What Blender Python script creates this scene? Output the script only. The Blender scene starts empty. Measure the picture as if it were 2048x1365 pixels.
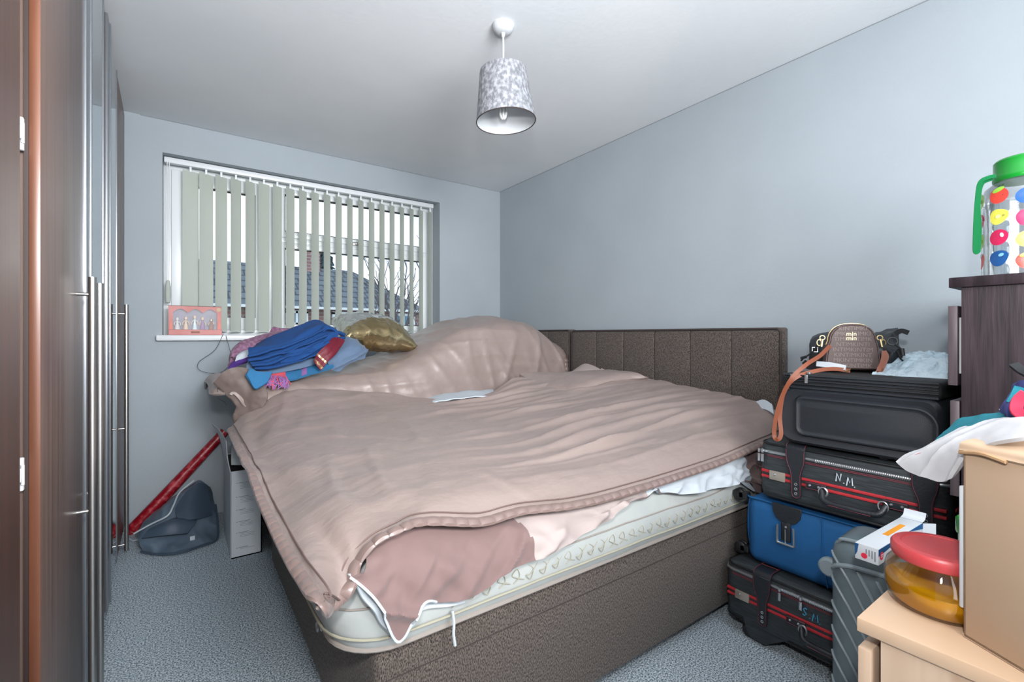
import bpy, bmesh, math, random
from mathutils import Vector, Matrix, noise
random.seed(7)
PI = math.pi
COL = bpy.context.scene.collection

# ------------------------------------------------------------------ materials
def S(r, g, b):
    def c(v):
        v /= 255.0
        return v / 12.92 if v <= 0.04045 else ((v + 0.055) / 1.055) ** 2.4
    return (c(r), c(g), c(b), 1.0)

def mat(name, col, rough=0.6, metal=0.0, var=None, vscale=20, stretch=(1, 1, 1), bump=0.0, bscale=200,
        bstretch=(1, 1, 1), sheen=0.0, coat=0.0, spec=0.5, vdetail=4, vpos=(0.35, 0.65)):
    m = bpy.data.materials.new(name); m.use_nodes = True
    nt = m.node_tree; N = nt.nodes; L = nt.links
    p = N['Principled BSDF']
    p.inputs['Base Color'].default_value = col
    p.inputs['Roughness'].default_value = rough
    p.inputs['Metallic'].default_value = metal
    p.inputs['Specular IOR Level'].default_value = spec
    p.inputs['Sheen Weight'].default_value = sheen
    p.inputs['Coat Weight'].default_value = coat
    p.inputs['Coat Roughness'].default_value = 0.08
    tc = N.new('ShaderNodeTexCoord')
    if var is not None:
        mp = N.new('ShaderNodeMapping'); mp.inputs['Scale'].default_value = stretch
        L.new(tc.outputs['Object'], mp.inputs['Vector'])
        n = N.new('ShaderNodeTexNoise'); n.inputs['Scale'].default_value = vscale; n.inputs['Detail'].default_value = vdetail
        L.new(mp.outputs['Vector'], n.inputs['Vector'])
        r = N.new('ShaderNodeValToRGB')
        r.color_ramp.elements[0].position = vpos[0]; r.color_ramp.elements[1].position = vpos[1]
        r.color_ramp.elements[0].color = col; r.color_ramp.elements[1].color = var
        L.new(n.outputs['Fac'], r.inputs['Fac']); L.new(r.outputs['Color'], p.inputs['Base Color'])
    if bump:
        mp = N.new('ShaderNodeMapping'); mp.inputs['Scale'].default_value = bstretch
        L.new(tc.outputs['Object'], mp.inputs['Vector'])
        n = N.new('ShaderNodeTexNoise'); n.inputs['Scale'].default_value = bscale; n.inputs['Detail'].default_value = 3
        L.new(mp.outputs['Vector'], n.inputs['Vector'])
        b = N.new('ShaderNodeBump'); b.inputs['Strength'].default_value = bump; b.inputs['Distance'].default_value = 0.004
        L.new(n.outputs['Fac'], b.inputs['Height']); L.new(b.outputs['Normal'], p.inputs['Normal'])
    return m

def glassy(name, tint=(1, 1, 1, 1), refl=0.12, rough=0.02):
    m = bpy.data.materials.new(name); m.use_nodes = True
    nt = m.node_tree; N = nt.nodes; L = nt.links
    N.remove(N['Principled BSDF'])
    t = N.new('ShaderNodeBsdfTransparent'); t.inputs['Color'].default_value = tint
    g = N.new('ShaderNodeBsdfGlossy'); g.inputs['Roughness'].default_value = rough
    lw = N.new('ShaderNodeLayerWeight'); lw.inputs['Blend'].default_value = 0.25
    mu = N.new('ShaderNodeMath'); mu.operation = 'MULTIPLY_ADD'
    mu.inputs[1].default_value = 0.6; mu.inputs[2].default_value = refl * 0.3
    L.new(lw.outputs['Fresnel'], mu.inputs[0])
    mx = N.new('ShaderNodeMixShader')
    L.new(mu.outputs[0], mx.inputs['Fac']); L.new(t.outputs[0], mx.inputs[1]); L.new(g.outputs[0], mx.inputs[2])
    L.new(mx.outputs[0], N['Material Output'].inputs['Surface'])
    return m

def brickmat(name, c1, c2, mortar, scale, bw=0.5, rh=0.25, rough=0.85, ms=0.02):
    m = mat(name, c1, rough)
    N = m.node_tree.nodes; L = m.node_tree.links
    tc = N.new('ShaderNodeTexCoord'); mp = N.new('ShaderNodeMapping'); mp.inputs['Rotation'].default_value = (PI/2, 0, 0)
    b = N.new('ShaderNodeTexBrick'); b.inputs['Scale'].default_value = scale
    b.inputs['Color1'].default_value = c1; b.inputs['Color2'].default_value = c2; b.inputs['Mortar'].default_value = mortar
    b.inputs['Brick Width'].default_value = bw; b.inputs['Row Height'].default_value = rh; b.inputs['Mortar Size'].default_value = ms
    L.new(tc.outputs['Object'], mp.inputs['Vector']); L.new(mp.outputs['Vector'], b.inputs['Vector'])
    L.new(b.outputs['Color'], N['Principled BSDF'].inputs['Base Color'])
    return m

def oilmat():
    m = mat('golden_oil', S(232, 166, 4), 0.08, spec=0.6)
    p = m.node_tree.nodes['Principled BSDF']; p.inputs['Transmission Weight'].default_value = 0.3; p.inputs['IOR'].default_value = 1.2
    p.inputs['Subsurface Weight'].default_value = 0.3; p.inputs['Subsurface Radius'].default_value = (.03, .015, .002)
    return m

def translucent(name, col, f):
    m = mat(name, col, .85); N = m.node_tree.nodes; L = m.node_tree.links
    t = N.new('ShaderNodeBsdfTranslucent'); t.inputs['Color'].default_value = col
    mx = N.new('ShaderNodeMixShader'); mx.inputs['Fac'].default_value = f
    L.new(N['Principled BSDF'].outputs[0], mx.inputs[1]); L.new(t.outputs[0], mx.inputs[2]); L.new(mx.outputs[0], N['Material Output'].inputs['Surface'])
    return m

M = {}
M['wall'] = mat('grey_blue_paint', S(160, 169, 176), 0.75, var=S(156, 165, 172), vscale=2.5, bump=0.15, bscale=60)
M['ceiling'] = mat('pale_ceiling_paint', S(220, 224, 228), 0.8, var=S(214, 219, 224), vscale=2, bump=0.15, bscale=40)
M['carpet'] = mat('speckled_grey_carpet', S(80, 98, 112), 0.95, var=S(216, 228, 236), vscale=190, vdetail=10, bump=0.6, bscale=300, vpos=(0.38, 0.62))
M['white_trim'] = mat('white_plastic', S(222, 226, 230), 0.35)
M['upvc'] = mat('window_white_plastic', S(228, 232, 235), 0.3)
M['wood_brown'] = mat('glossy_brown_wood', S(92, 74, 68), 0.36, var=S(114, 94, 86), vscale=12, stretch=(4, 4, 0.1), spec=0.45)
M['wood_edge'] = mat('warm_brown_edge', S(92, 56, 40), 0.35, var=S(112, 70, 50), vscale=8, stretch=(4, 4, 0.2), coat=0.2)
M['wood_orange'] = mat('orange_brown_wood', S(70, 44, 34), 0.35, var=S(92, 58, 42), vscale=12, stretch=(5, 5, 0.1), coat=0.15)
M['dark_gap'] = mat('dark_interior', S(42, 26, 22), 0.6)  # dark brown; also paints the shade in gaps and hollows
M['silver'] = mat('silver_trim', S(150, 154, 160), 0.35, 0.8)
M['steel'] = mat('brushed_steel', S(176, 174, 172), 0.38, 1.0, bump=0.1, bscale=80, bstretch=(1, 1, 0.05))
M['mirror'] = mat('mirror_glass', S(214, 224, 228), 0.02, 1.0)
M['darkwood'] = mat('dark_walnut', S(30, 24, 28), 0.4, var=S(50, 40, 46), vscale=14, stretch=(3, 3, 0.35), bump=0.1, bscale=60, bstretch=(3, 3, 0.2), spec=0.35)
M['darkwood2'] = mat('dark_walnut_front', S(60, 51, 55), 0.45, var=S(78, 68, 72), vscale=16, stretch=(3, 3, 0.3))
M['palewood'] = mat('pale_beech', S(198, 168, 140), 0.35, var=S(206, 180, 154), vscale=4)
M['palewood_side'] = mat('pale_beech_grain', S(178, 150, 126), 0.4, var=S(198, 174, 152), vscale=7, stretch=(5, 5, 0.25), vdetail=2)
M['weave'] = mat('brown_tweed', S(34, 29, 27), 0.9, var=S(108, 97, 90), vscale=400, stretch=(1, 1, 0.4), bump=0.7, bscale=500, vdetail=1, bstretch=(1, 1, 0.4), sheen=0.1)
M['weave_pipe'] = mat('tweed_piping', S(58, 50, 49), 0.85, bump=0.3, bscale=300)
M['satin'] = mat('champagne_satin', S(141, 126, 121), 0.41, sheen=0.06, bump=0.5, bscale=26, bstretch=(1, 2.2, 1), spec=0.6, var=S(142, 126, 121), vscale=3)
M['satin_shade'] = mat('champagne_satin_shaded', S(98, 84, 79), 0.6, bump=0.3, bscale=30)  # darker copy of the satin, shade put into its colour
M['satin_hem'] = mat('satin_hem', S(122, 103, 98), 0.33, sheen=0.1, spec=0.8)
M['mauve'] = mat('mauve_cotton', S(118, 96, 94), 0.85, sheen=0.2, bump=0.25, bscale=30)
M['cream_cotton'] = mat('blush_cotton', S(170, 157, 154), 0.85, bump=0.25, bscale=30)
M['white_cotton'] = mat('white_cotton', S(188, 197, 205), 0.85, bump=0.25, bscale=30)
M['mattress'] = mat('mattress_ticking', S(182, 186, 184), 0.8, var=S(172, 177, 176), vscale=8, bump=0.3, bscale=22)
M['mattress_border'] = mat('quilted_mattress_border', S(212, 212, 202), 0.75, bump=0.4, bscale=40)
M['stitch_gold'] = mat('beige_stitching', S(164, 160, 142), 0.7)
M['base_lining'] = mat('grey_lining', S(150, 142, 136), 0.8)
M['black_plastic'] = mat('black_plastic', S(26, 27, 30), 0.4)
M['black_soft'] = mat('black_moulded_fabric', S(30, 34, 40), 0.5, bump=0.25, bscale=500, spec=0.45)
M['black_zip'] = mat('black_zip_tape', S(18, 20, 23), 0.6)
M['ridged_black'] = mat('ridged_black_cloth', S(34, 38, 42), 0.55, var=S(50, 58, 62), vscale=30, stretch=(0.5, 6, 6), bump=0.3, bscale=120, bstretch=(0.1, 3, 3))
M['leather'] = mat('dark_leather', S(30, 34, 40), 0.42, bump=0.3, bscale=140)
M['red'] = mat('red_webbing', S(176, 40, 48), 0.6, bump=0.4, bscale=400)
M['redthread'] = mat('dark_red_thread', S(112, 44, 56), 0.6)
M['zipmetal'] = mat('zip_metal', S(196, 200, 204), 0.3, 0.9)
M['brass'] = mat('pale_gold', S(224, 200, 150), 0.3, 0.9)
M['plate'] = mat('brushed_plate', S(176, 168, 158), 0.35, 0.6)
M['blue_case'] = mat('blue_fabric', S(8, 76, 128), 0.75, bump=0.25, bscale=400, var=S(12, 84, 138), vscale=4)
M['blue_trim'] = mat('blue_piping', S(16, 80, 132), 0.5)
M['grey_shell'] = mat('grey_shell', S(92, 106, 112), 0.42)
M['grey_shell_lt'] = mat('grey_shell_light', S(124, 136, 142), 0.4)
M['tan'] = mat('tan_leather', S(124, 66, 42), 0.5)
M['kbrown'] = mat('brown_print_leather', S(84, 68, 66), 0.5)
M['kletter'] = mat('brown_print_letters', S(124, 108, 104), 0.5)
M['gold'] = mat('gold_foil', S(158, 138, 100), 0.22, 0.9, var=S(178, 164, 130), vscale=6, bump=0.9, bscale=28)
M['silverfoil'] = mat('silver_foil', S(206, 208, 206), 0.2, 0.9, bump=0.9, bscale=26)
M['card'] = mat('brown_cardboard', S(188, 162, 136), 0.85, var=S(180, 154, 130), vscale=3)
M['card_dark'] = mat('cardboard_inside', S(168, 134, 100), 0.9)
M['white_card'] = mat('white_card', S(206, 212, 218), 0.55)
M['grey_card'] = mat('grey_printed_card', S(172, 178, 184), 0.6, var=S(184, 190, 196), vscale=4)
M['ink'] = mat('grey_ink', S(120, 128, 138), 0.7)
M['foil_red'] = mat('red_wrapping', S(140, 14, 30), 0.32, var=S(186, 70, 80), vscale=34, bump=0.5, bscale=40, vpos=(.5,.66))
M['bag_grey'] = mat('slate_nylon', S(82, 98, 114), 0.4, bump=0.3, bscale=18, var=S(96, 112, 128), vscale=6)
M['bag_dark'] = mat('dark_slate_nylon', S(60, 74, 90), 0.42, bump=0.3, bscale=20)
M['blind'] = translucent('cream_blind', S(208, 213, 206), 0.35)
M['film'] = glassy('clear_film', (0.97, 0.97, 0.97, 1), 0.02, 0.35)
M['cord'] = mat('thin_cord', S(70, 70, 76), 0.7)
M['cloth_blue'] = mat('royal_blue_wool', S(12, 60, 116), 0.95, bump=0.35, bscale=90)
M['cloth_pale'] = mat('dusty_blue_cotton', S(86, 106, 132), 0.9, sheen=0.1, bump=0.3, bscale=60)
M['cloth_towel'] = mat('bright_blue_towel', S(40, 102, 146), 0.9, bump=0.4, bscale=160)
M['cloth_mauve'] = mat('plum_melange', S(98, 62, 88), 0.9, var=S(140, 104, 128), vscale=60, sheen=0.1, bump=0.3, bscale=120)
M['cloth_maroon'] = mat('maroon_silk', S(98, 10, 34), 0.6)
M['cloth_purple'] = mat('purple_cloth', S(70, 40, 120), 0.8)
M['fringe'] = mat('pink_fringe', S(132, 92, 146), 0.8)
M['fringe_red'] = mat('coral_fringe', S(186, 70, 82), 0.8)
M['green'] = mat('green_plastic', S(8, 128, 38), 0.3, coat=0.3)
M['green_strap'] = mat('green_strap', S(8, 92, 50), 0.8, spec=0.15)
M['redlid'] = mat('coral_red_lid', S(186, 66, 70), 0.35)
M['oil'] = oilmat()
M['glass'] = glassy('clear_glass', (0.96, 0.98, 0.98, 1), 0.3)
M['plasticclear'] = glassy('clear_plastic', (0.93, 0.95, 0.96, 1), 0.5, 0.06)
M['pane'] = glassy('window_pane', (0.95, 0.97, 0.98, 1), 0.05)
M['bubble'] = mat('pale_blue_plastic_wrap', S(176, 200, 214), 0.22, bump=0.9, bscale=90, var=S(196, 214, 224), vscale=12, spec=0.8)
M['teal'] = mat('teal_cloth', S(20, 120, 136), 0.8, bump=0.3, bscale=120)
M['navy'] = mat('navy_cloth', S(58, 64, 120), 0.8, bump=0.3, bscale=80)
M['crimson'] = mat('crimson_cloth', S(220, 40, 70), 0.8)
M['offwhite'] = mat('off_white_cloth', S(196, 197, 201), 0.85, bump=0.3, bscale=20)
M['pinkbox'] = mat('salmon_card', S(186, 112, 106), 0.5, var=S(196, 128, 124), vscale=9)
M['pinkbox2'] = mat('deep_salmon_card', S(214, 120, 104), 0.5)
M['lampwhite'] = mat('white_lamp_plastic', S(190, 194, 198), 0.35)
M['bulbwhite'] = mat('unlit_bulb_glass', S(210, 214, 214), 0.25)
M['rooftile'] = brickmat('slate_grey_tiles', S(84, 96, 108), S(98, 110, 120), S(52, 60, 70), 1.0, 0.34, 0.26, 0.8, 0.03)
M['brick'] = brickmat('pink_red_brick', S(136, 104, 104), S(154, 116, 112), S(160, 150, 148), 1.0, 0.44, 0.14)
M['housewhite'] = mat('white_house_frame', S(226, 232, 238), 0.5)
M['houseglass'] = mat('house_window_glass', S(96, 136, 160), 0.1)
M['bark'] = mat('grey_bark', S(92, 86, 92), 0.9)
M['evergreen'] = mat('evergreen_foliage', S(60, 78, 84), 0.9)
M['grass'] = mat('garden_grass', S(88, 104, 78), 0.95, var=S(108, 118, 90), vscale=2)

M['house_ink'] = mat('pale_blue_paint', S(70, 150, 190), 0.6)
M['orange'] = mat('orange_print', S(228, 150, 40), 0.5)
M['water'] = glassy('water', (0.97, 0.985, 0.99, 1), 0.05)
for k_, c_ in (('red', (226, 70, 58)), ('green', (150, 200, 70)), ('yellow', (232, 226, 90)), ('paleyellow', (244, 240, 160)), ('cherry', (206, 40, 90)), ('blue', (34, 86, 150)), ('sky', (130, 190, 226))):
    M['fr_' + k_] = mat('fruit_print_' + k_, S(*c_), 0.3)
M['boxback'] = mat('lavender_grey_backing', S(104, 104, 128), 0.6, var=S(130, 124, 150), vscale=14)
M['hairline'] = mat('dark_hairline', S(128, 134, 140), 0.9)
M['badge_tan'] = mat('cream_badge', S(196, 176, 150), 0.8)
M['seam_brown'] = mat('seam_thread_shade', S(104, 86, 82), 0.7)  # seam thread, with the shading along the seam in its brown
# crushed velvet for the lamp shade
def velvet():
    m = mat('crushed_silver_velvet', S(120, 122, 128), 0.45, 0.3, var=S(174, 176, 183), vscale=80, stretch=(1, 1, 0.7), bump=0.7, bscale=70, vpos=(0.40, 0.66))
    return m
M['velvet'] = velvet()

# ------------------------------------------------------------------ object helpers
WM = {}
def thing(name, label, cat, loc=(0, 0, 0), rotz=0.0, group=None, rot=None):
    o = bpy.data.objects.new(name, None); COL.objects.link(o)
    o.empty_display_size = 0.05
    o.location = loc; o.rotation_euler = rot if rot else (0, 0, rotz)
    o['label'] = label; o['category'] = cat
    if group: o['group'] = group
    WM[o.name] = Matrix.Translation(Vector(loc)) @ o.rotation_euler.to_matrix().to_4x4()
    return o

def obj(name, bm, m, parent=None, world=False, smooth=True, label=None):
    """link one mesh object; world=True when the vertices are given in room coordinates"""
    me = bpy.data.meshes.new(name)
    bmesh.ops.recalc_face_normals(bm, faces=bm.faces)
    if smooth:
        for f in bm.faces: f.smooth = True
        for e in bm.edges:
            if len(e.link_faces) == 2 and e.calc_face_angle(0) > math.radians(38): e.smooth = False
    o = bpy.data.objects.new(name, me)
    COL.objects.link(o)
    if parent is None:
        if bm.verts and world is False:
            pass
    if parent is not None:
        o.parent = parent
        wp = WM.get(parent.name, Matrix.Identity(4))
        WM[o.name] = wp.copy()
        if world: bm.transform(wp.inverted())
    bm.to_mesh(me); bm.free()
    if isinstance(m, (list, tuple)):
        for k in m: me.materials.append(M[k])
    else:
        me.materials.append(M[m])
    if label: o['label'] = label
    return o

def solo(o, label, cat, group=None):
    o['label'] = label; o['category'] = cat
    if group: o['group'] = group
    # put the origin at the base of the mesh
    vs = [v.co for v in o.data.vertices]
    b = Vector((sum(v.x for v in vs) / len(vs), sum(v.y for v in vs) / len(vs), min(v.z for v in vs)))
    o.data.transform(Matrix.Translation(-b)); o.location = b
    WM[o.name] = Matrix.Translation(b)
    return o

def struct(o):
    o['kind'] = 'structure'; return o

def box(bm, x0, x1, y0, y1, z0, z1, bev=0.0, seg=2, rotm=None, mi=0):
    r = bmesh.ops.create_cube(bm, size=1.0)
    vs = r['verts']
    for v in vs:
        v.co = Vector(((x0 + x1) / 2 + v.co.x * (x1 - x0), (y0 + y1) / 2 + v.co.y * (y1 - y0), (z0 + z1) / 2 + v.co.z * (z1 - z0)))
    fs = set(f for v in vs for f in v.link_faces)
    es = set(e for v in vs for e in v.link_edges)
    if bev > 0:
        rr = bmesh.ops.bevel(bm, geom=list(es), offset=bev, segments=seg, affect='EDGES', profile=0.5)
        fs = set(rr['faces']) | set(f for f in fs if f.is_valid)
        vs = list(set(v for f in fs for v in f.verts))
    for f in fs: f.material_index = mi
    if rotm is not None: bmesh.ops.transform(bm, matrix=rotm, verts=list(vs))
    return bm

def B(*a, **k): return box(bmesh.new(), *a, **k)

def lathe(bm, prof, c=(0, 0, 0), seg=40, mat4=None, mi=0):
    rings = []
    nv = []
    for r, z in prof:
        ring = []
        if r < 1e-6:
            v = bm.verts.new((c[0], c[1], c[2] + z)); ring = [v]
        else:
            for i in range(seg):
                a = 2 * PI * i / seg
                ring.append(bm.verts.new((c[0] + r * math.cos(a), c[1] + r * math.sin(a), c[2] + z)))
        rings.append(ring); nv += ring
    for a, b in zip(rings, rings[1:]):
        for i in range(seg):
            j = (i + 1) % seg
            if len(a) == 1 and len(b) == 1: continue
            if len(a) == 1: f = bm.faces.new((a[0], b[i], b[j]))
            elif len(b) == 1: f = bm.faces.new((a[i], a[j], b[0]))
            else: f = bm.faces.new((a[i], a[j], b[j], b[i]))
            f.material_index = mi
    if mat4 is not None: bmesh.ops.transform(bm, matrix=mat4, verts=nv)
    return bm

def crv(pts, n):
    """Catmull-Rom through pts, n samples"""
    P = [Vector(p) for p in pts]
    if len(P) == 2: return [P[0].lerp(P[1], i / (n - 1)) for i in range(n)]
    out = []
    for i in range(n):
        t = i / (n - 1) * (len(P) - 1); k = min(int(t), len(P) - 2); f = t - k
        p1, p2 = P[k], P[k + 1]
        p0 = P[k - 1] if k > 0 else p1 * 2 - p2
        p3 = P[k + 2] if k + 2 < len(P) else p2 * 2 - p1
        out.append(0.5 * ((2 * p1) + (p2 - p0) * f + (2 * p0 - 5 * p1 + 4 * p2 - p3) * f * f + (3 * p1 - p0 - 3 * p2 + p3) * f ** 3))
    return out

def tube(bm, pts, r, seg=8, n=None, flat=1.0, up=(0, 0, 1), mi=0, smooth=True):
    P = crv(pts, n or (len(pts) * 6)) if smooth and len(pts) > 2 else [Vector(p) for p in pts]
    rings = []
    up = Vector(up); prevN = None
    for i, p in enumerate(P):
        t = (P[min(i + 1, len(P) - 1)] - P[max(i - 1, 0)])
        if t.length < 1e-9: t = Vector((0, 0, 1))
        t.normalize()
        a = prevN if prevN is not None else (up if abs(t.dot(up)) < 0.95 else Vector((1, 0, 0)))
        a = (a - t * a.dot(t)); a.normalize(); prevN = a
        b = t.cross(a)
        rr = r(i / (len(P) - 1)) if callable(r) else r
        rings.append([bm.verts.new(p + a * (math.cos(2 * PI * k / seg) * rr * flat) + b * (math.sin(2 * PI * k / seg) * rr)) for k in range(seg)])
    for q, w in zip(rings, rings[1:]):
        for k in range(seg):
            f = bm.faces.new((q[k], q[(k + 1) % seg], w[(k + 1) % seg], w[k])); f.material_index = mi
    for q in (rings[0][::-1], rings[-1]):
        f = bm.faces.new(q); f.material_index = mi
    return bm

def T(pts, r, **k): return tube(bmesh.new(), pts, r, **k)

def cyl(bm, p0, p1, r, seg=20, mi=0): return tube(bm, [p0, p1], r, seg=seg, smooth=False, mi=mi)

def torus(bm, c, R, r, normal=(0, 1, 0), seg=20, cs=8, sx=1.0, sz=1.0):
    n = Vector(normal).normalized(); a = n.orthogonal().normalized()
    if abs(n.y) > 0.9: a = Vector((1, 0, 0))
    b = n.cross(a)
    rings = []
    for i in range(seg):
        t = 2 * PI * i / seg
        d = a * math.cos(t) * sx + b * math.sin(t) * sz
        ctr = Vector(c) + d * R
        rings.append([bm.verts.new(ctr + d.normalized() * (r * math.cos(2 * PI * k / cs)) + n * (r * math.sin(2 * PI * k / cs))) for k in range(cs)])
    for i in range(seg):
        q = rings[i]; w = rings[(i + 1) % seg]
        for k in range(cs): bm.faces.new((q[k], q[(k + 1) % cs], w[(k + 1) % cs], w[k]))
    return bm

def grid(ctrl, nu, nv, disp=None, thick=0.006, cfn=None):
    """smooth cloth through a grid of control points; rows of ctrl run along u"""
    rows = [crv(r, nu) for r in ctrl]
    cols = [crv([rows[j][i] for j in range(len(rows))], nv) if len(rows) > 2 else [rows[0][i].lerp(rows[1][i], k / (nv - 1)) for k in range(nv)] for i in range(nu)]
    Pt = [[cols[i][j] for j in range(nv)] for i in range(nu)]
    Nn = [[None] * nv for _ in range(nu)]
    for i in range(nu):
        for j in range(nv):
            a = Pt[min(i + 1, nu - 1)][j] - Pt[max(i - 1, 0)][j]
            b = Pt[i][min(j + 1, nv - 1)] - Pt[i][max(j - 1, 0)]
            n = a.cross(b)
            Nn[i][j] = n.normalized() if n.length > 1e-12 else Vector((0, 0, 1))
    if disp:
        for i in range(nu):
            for j in range(nv):
                Pt[i][j] = Pt[i][j] + Nn[i][j] * disp(i / (nu - 1), j / (nv - 1), Pt[i][j])
    bm = bmesh.new()
    top = [[bm.verts.new(Pt[i][j]) for j in range(nv)] for i in range(nu)]
    for i in range(nu - 1):
        for j in range(nv - 1):
            f = bm.faces.new((top[i][j], top[i + 1][j], top[i + 1][j + 1], top[i][j + 1]))
            if cfn: f.material_index = cfn((i + .5) / (nu - 1), (j + .5) / (nv - 1), Pt[i][j])
    if thick:
        bot = [[bm.verts.new(Pt[i][j] - Nn[i][j] * thick) for j in range(nv)] for i in range(nu)]
        for i in range(nu - 1):
            for j in range(nv - 1):
                f = bm.faces.new((bot[i][j], bot[i][j + 1], bot[i + 1][j + 1], bot[i + 1][j]))
                if cfn: f.material_index = cfn((i + .5) / (nu - 1), (j + .5) / (nv - 1), Pt[i][j])
        for i in range(nu - 1):
            bm.faces.new((top[i][0], bot[i][0], bot[i + 1][0], top[i + 1][0]))
            bm.faces.new((top[i][-1], top[i + 1][-1], bot[i + 1][-1], bot[i][-1]))
        for j in range(nv - 1):
            bm.faces.new((top[0][j], top[0][j + 1], bot[0][j + 1], bot[0][j]))
            bm.faces.new((top[-1][j], bot[-1][j], bot[-1][j + 1], top[-1][j + 1]))
    grid.last = (Pt, Nn)
    return bm

def fbm(x, y, z=0.0, o=3):
    return noise.fractal(Vector((x, y, z)), 1.0, 2.0, o)

def ridge(x, y, z=0.0):
    v = noise.noise(Vector((x, y, z)))
    return 1.0 - min(1.0, abs(v) * 2.6)

def prism(bm, poly, y0, y1, axis='y', mi=0):
    """extrude a 2D outline: axis y -> poly in (x,z); axis x -> (y,z); axis z -> (x,y)"""
    def pt(a, b, d):
        return {'y': (a, d, b), 'x': (d, a, b), 'z': (a, b, d)}[axis]
    A = [bm.verts.new(pt(a, b, y0)) for a, b in poly]
    C = [bm.verts.new(pt(a, b, y1)) for a, b in poly]
    n = len(poly)
    fs = [bm.faces.new(A), bm.faces.new(C[::-1])]
    for i in range(n): fs.append(bm.faces.new((A[i], C[i], C[(i + 1) % n], A[(i + 1) % n])))
    for f in fs: f.material_index = mi
    return bm

def text(name, s, size, m, parent, matrix, depth=0.0006, world=False, bold=0.0):
    """lettering as a thin raised mesh; matrix places the text plane"""
    cu = bpy.data.curves.new(name, 'FONT'); cu.body = s; cu.size = size; cu.extrude = depth; cu.offset = bold
    cu.align_x = 'CENTER'; cu.align_y = 'CENTER'; cu.resolution_u = 3
    tmp = bpy.data.objects.new(name + '_src', cu)
    me = bpy.data.meshes.new_from_object(tmp)
    bpy.data.objects.remove(tmp); bpy.data.curves.remove(cu)
    me.name = name
    me.transform(matrix)
    if world and parent is not None: me.transform(WM[parent.name].inverted())
    me.materials.clear(); me.materials.append(M[m])
    o = bpy.data.objects.new(name, me); COL.objects.link(o); o.parent = parent
    WM[o.name] = WM.get(parent.name, Matrix.Identity(4)).copy() if parent else Matrix.Identity(4)
    return o

GLYPH = {'N': [[(0, 0), (.05, 1), (.55, .15), (.62, 1.05)]], 'M': [[(0, -.05), (.12, .95), (.38, .35), (.62, 1.0), (.78, .1)]],
         'S': [[(.55, .9), (.3, 1.0), (.05, .8), (.25, .52), (.5, .3), (.3, .02), (-.02, .12)]], '.': [[(0, .0), (.08, .08)], [(.08, 0), (0, .08)]]}
def brush(name, s, size, m, parent, mtx, r=.0018):
    bm = bmesh.new(); x = -len(s) * size * .22; drop = 0
    for ch_ in s:
        for st in GLYPH[ch_]:
            P = [mtx @ Vector((x + a_ * size * .8, b_ * size + drop, 0)) for a_, b_ in st]
            tube(bm, P, r, seg=6, smooth=False)
        x += size * (.80 if ch_ != '.' else .34); drop -= size * .06
    return obj(name, bm, m, parent)

def frame(c, xdir, ydir):
    """matrix whose x/y axes lie along xdir/ydir at point c"""
    x = Vector(xdir).normalized(); y = Vector(ydir); y = (y - x * y.dot(x)).normalized(); z = x.cross(y)
    m = Matrix((x, y, z)).transposed().to_4x4(); m.translation = Vector(c)
    return m

# ------------------------------------------------------------------ room shell
XR, YB, ZC = 2.333, 3.468, 2.40
XL, YF = -0.86, -1.25
WX0, WX1, WZ0, WZ1 = -0.084, 1.738, 1.115, 2.205   # window opening
struct(obj('floor', B(XL - .1, XR + .1, YF - .1, YB + .3, -0.1, 0.0), 'carpet'))
struct(obj('ceiling', B(XL - .1, XR + .1, YF - .1, YB + .3, ZC, ZC + .1), 'ceiling'))
struct(obj('wall_right', B(XR, XR + .1, YF - .1, YB + .3, 0, ZC), 'wall'))
struct(obj('wall_left', B(XL - .1, XL, YF - .1, YB + .3, 0, ZC), 'wall'))
struct(obj('wall_front', B(XL, XR, YF - .1, YF, 0, ZC), 'wall'))
bm = bmesh.new()
box(bm, XL, WX0, YB, YB + .28, 0, ZC); box(bm, WX1, XR, YB, YB + .28, 0, ZC)
box(bm, WX0, WX1, YB, YB + .28, 0, WZ0 - .03); box(bm, WX0, WX1, YB, YB + .28, WZ1, ZC)
struct(obj('wall_back', bm, 'wall', smooth=False))

# hairline cracks where the ceiling meets the walls
bm = bmesh.new()
tube(bm, [(XR - .0008, YB - t * .12, ZC - .001 - .004 * abs(fbm(t * .9, 3.1))) for t in range(38)], .0016, seg=5, smooth=False)
tube(bm, [(XR - t * .12, YB - .0008, ZC - .001 - .004 * abs(fbm(t * .9, 7.7))) for t in range(22)], .0014, seg=5, smooth=False)
struct(obj('trim_2', bm, 'hairline'))
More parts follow.
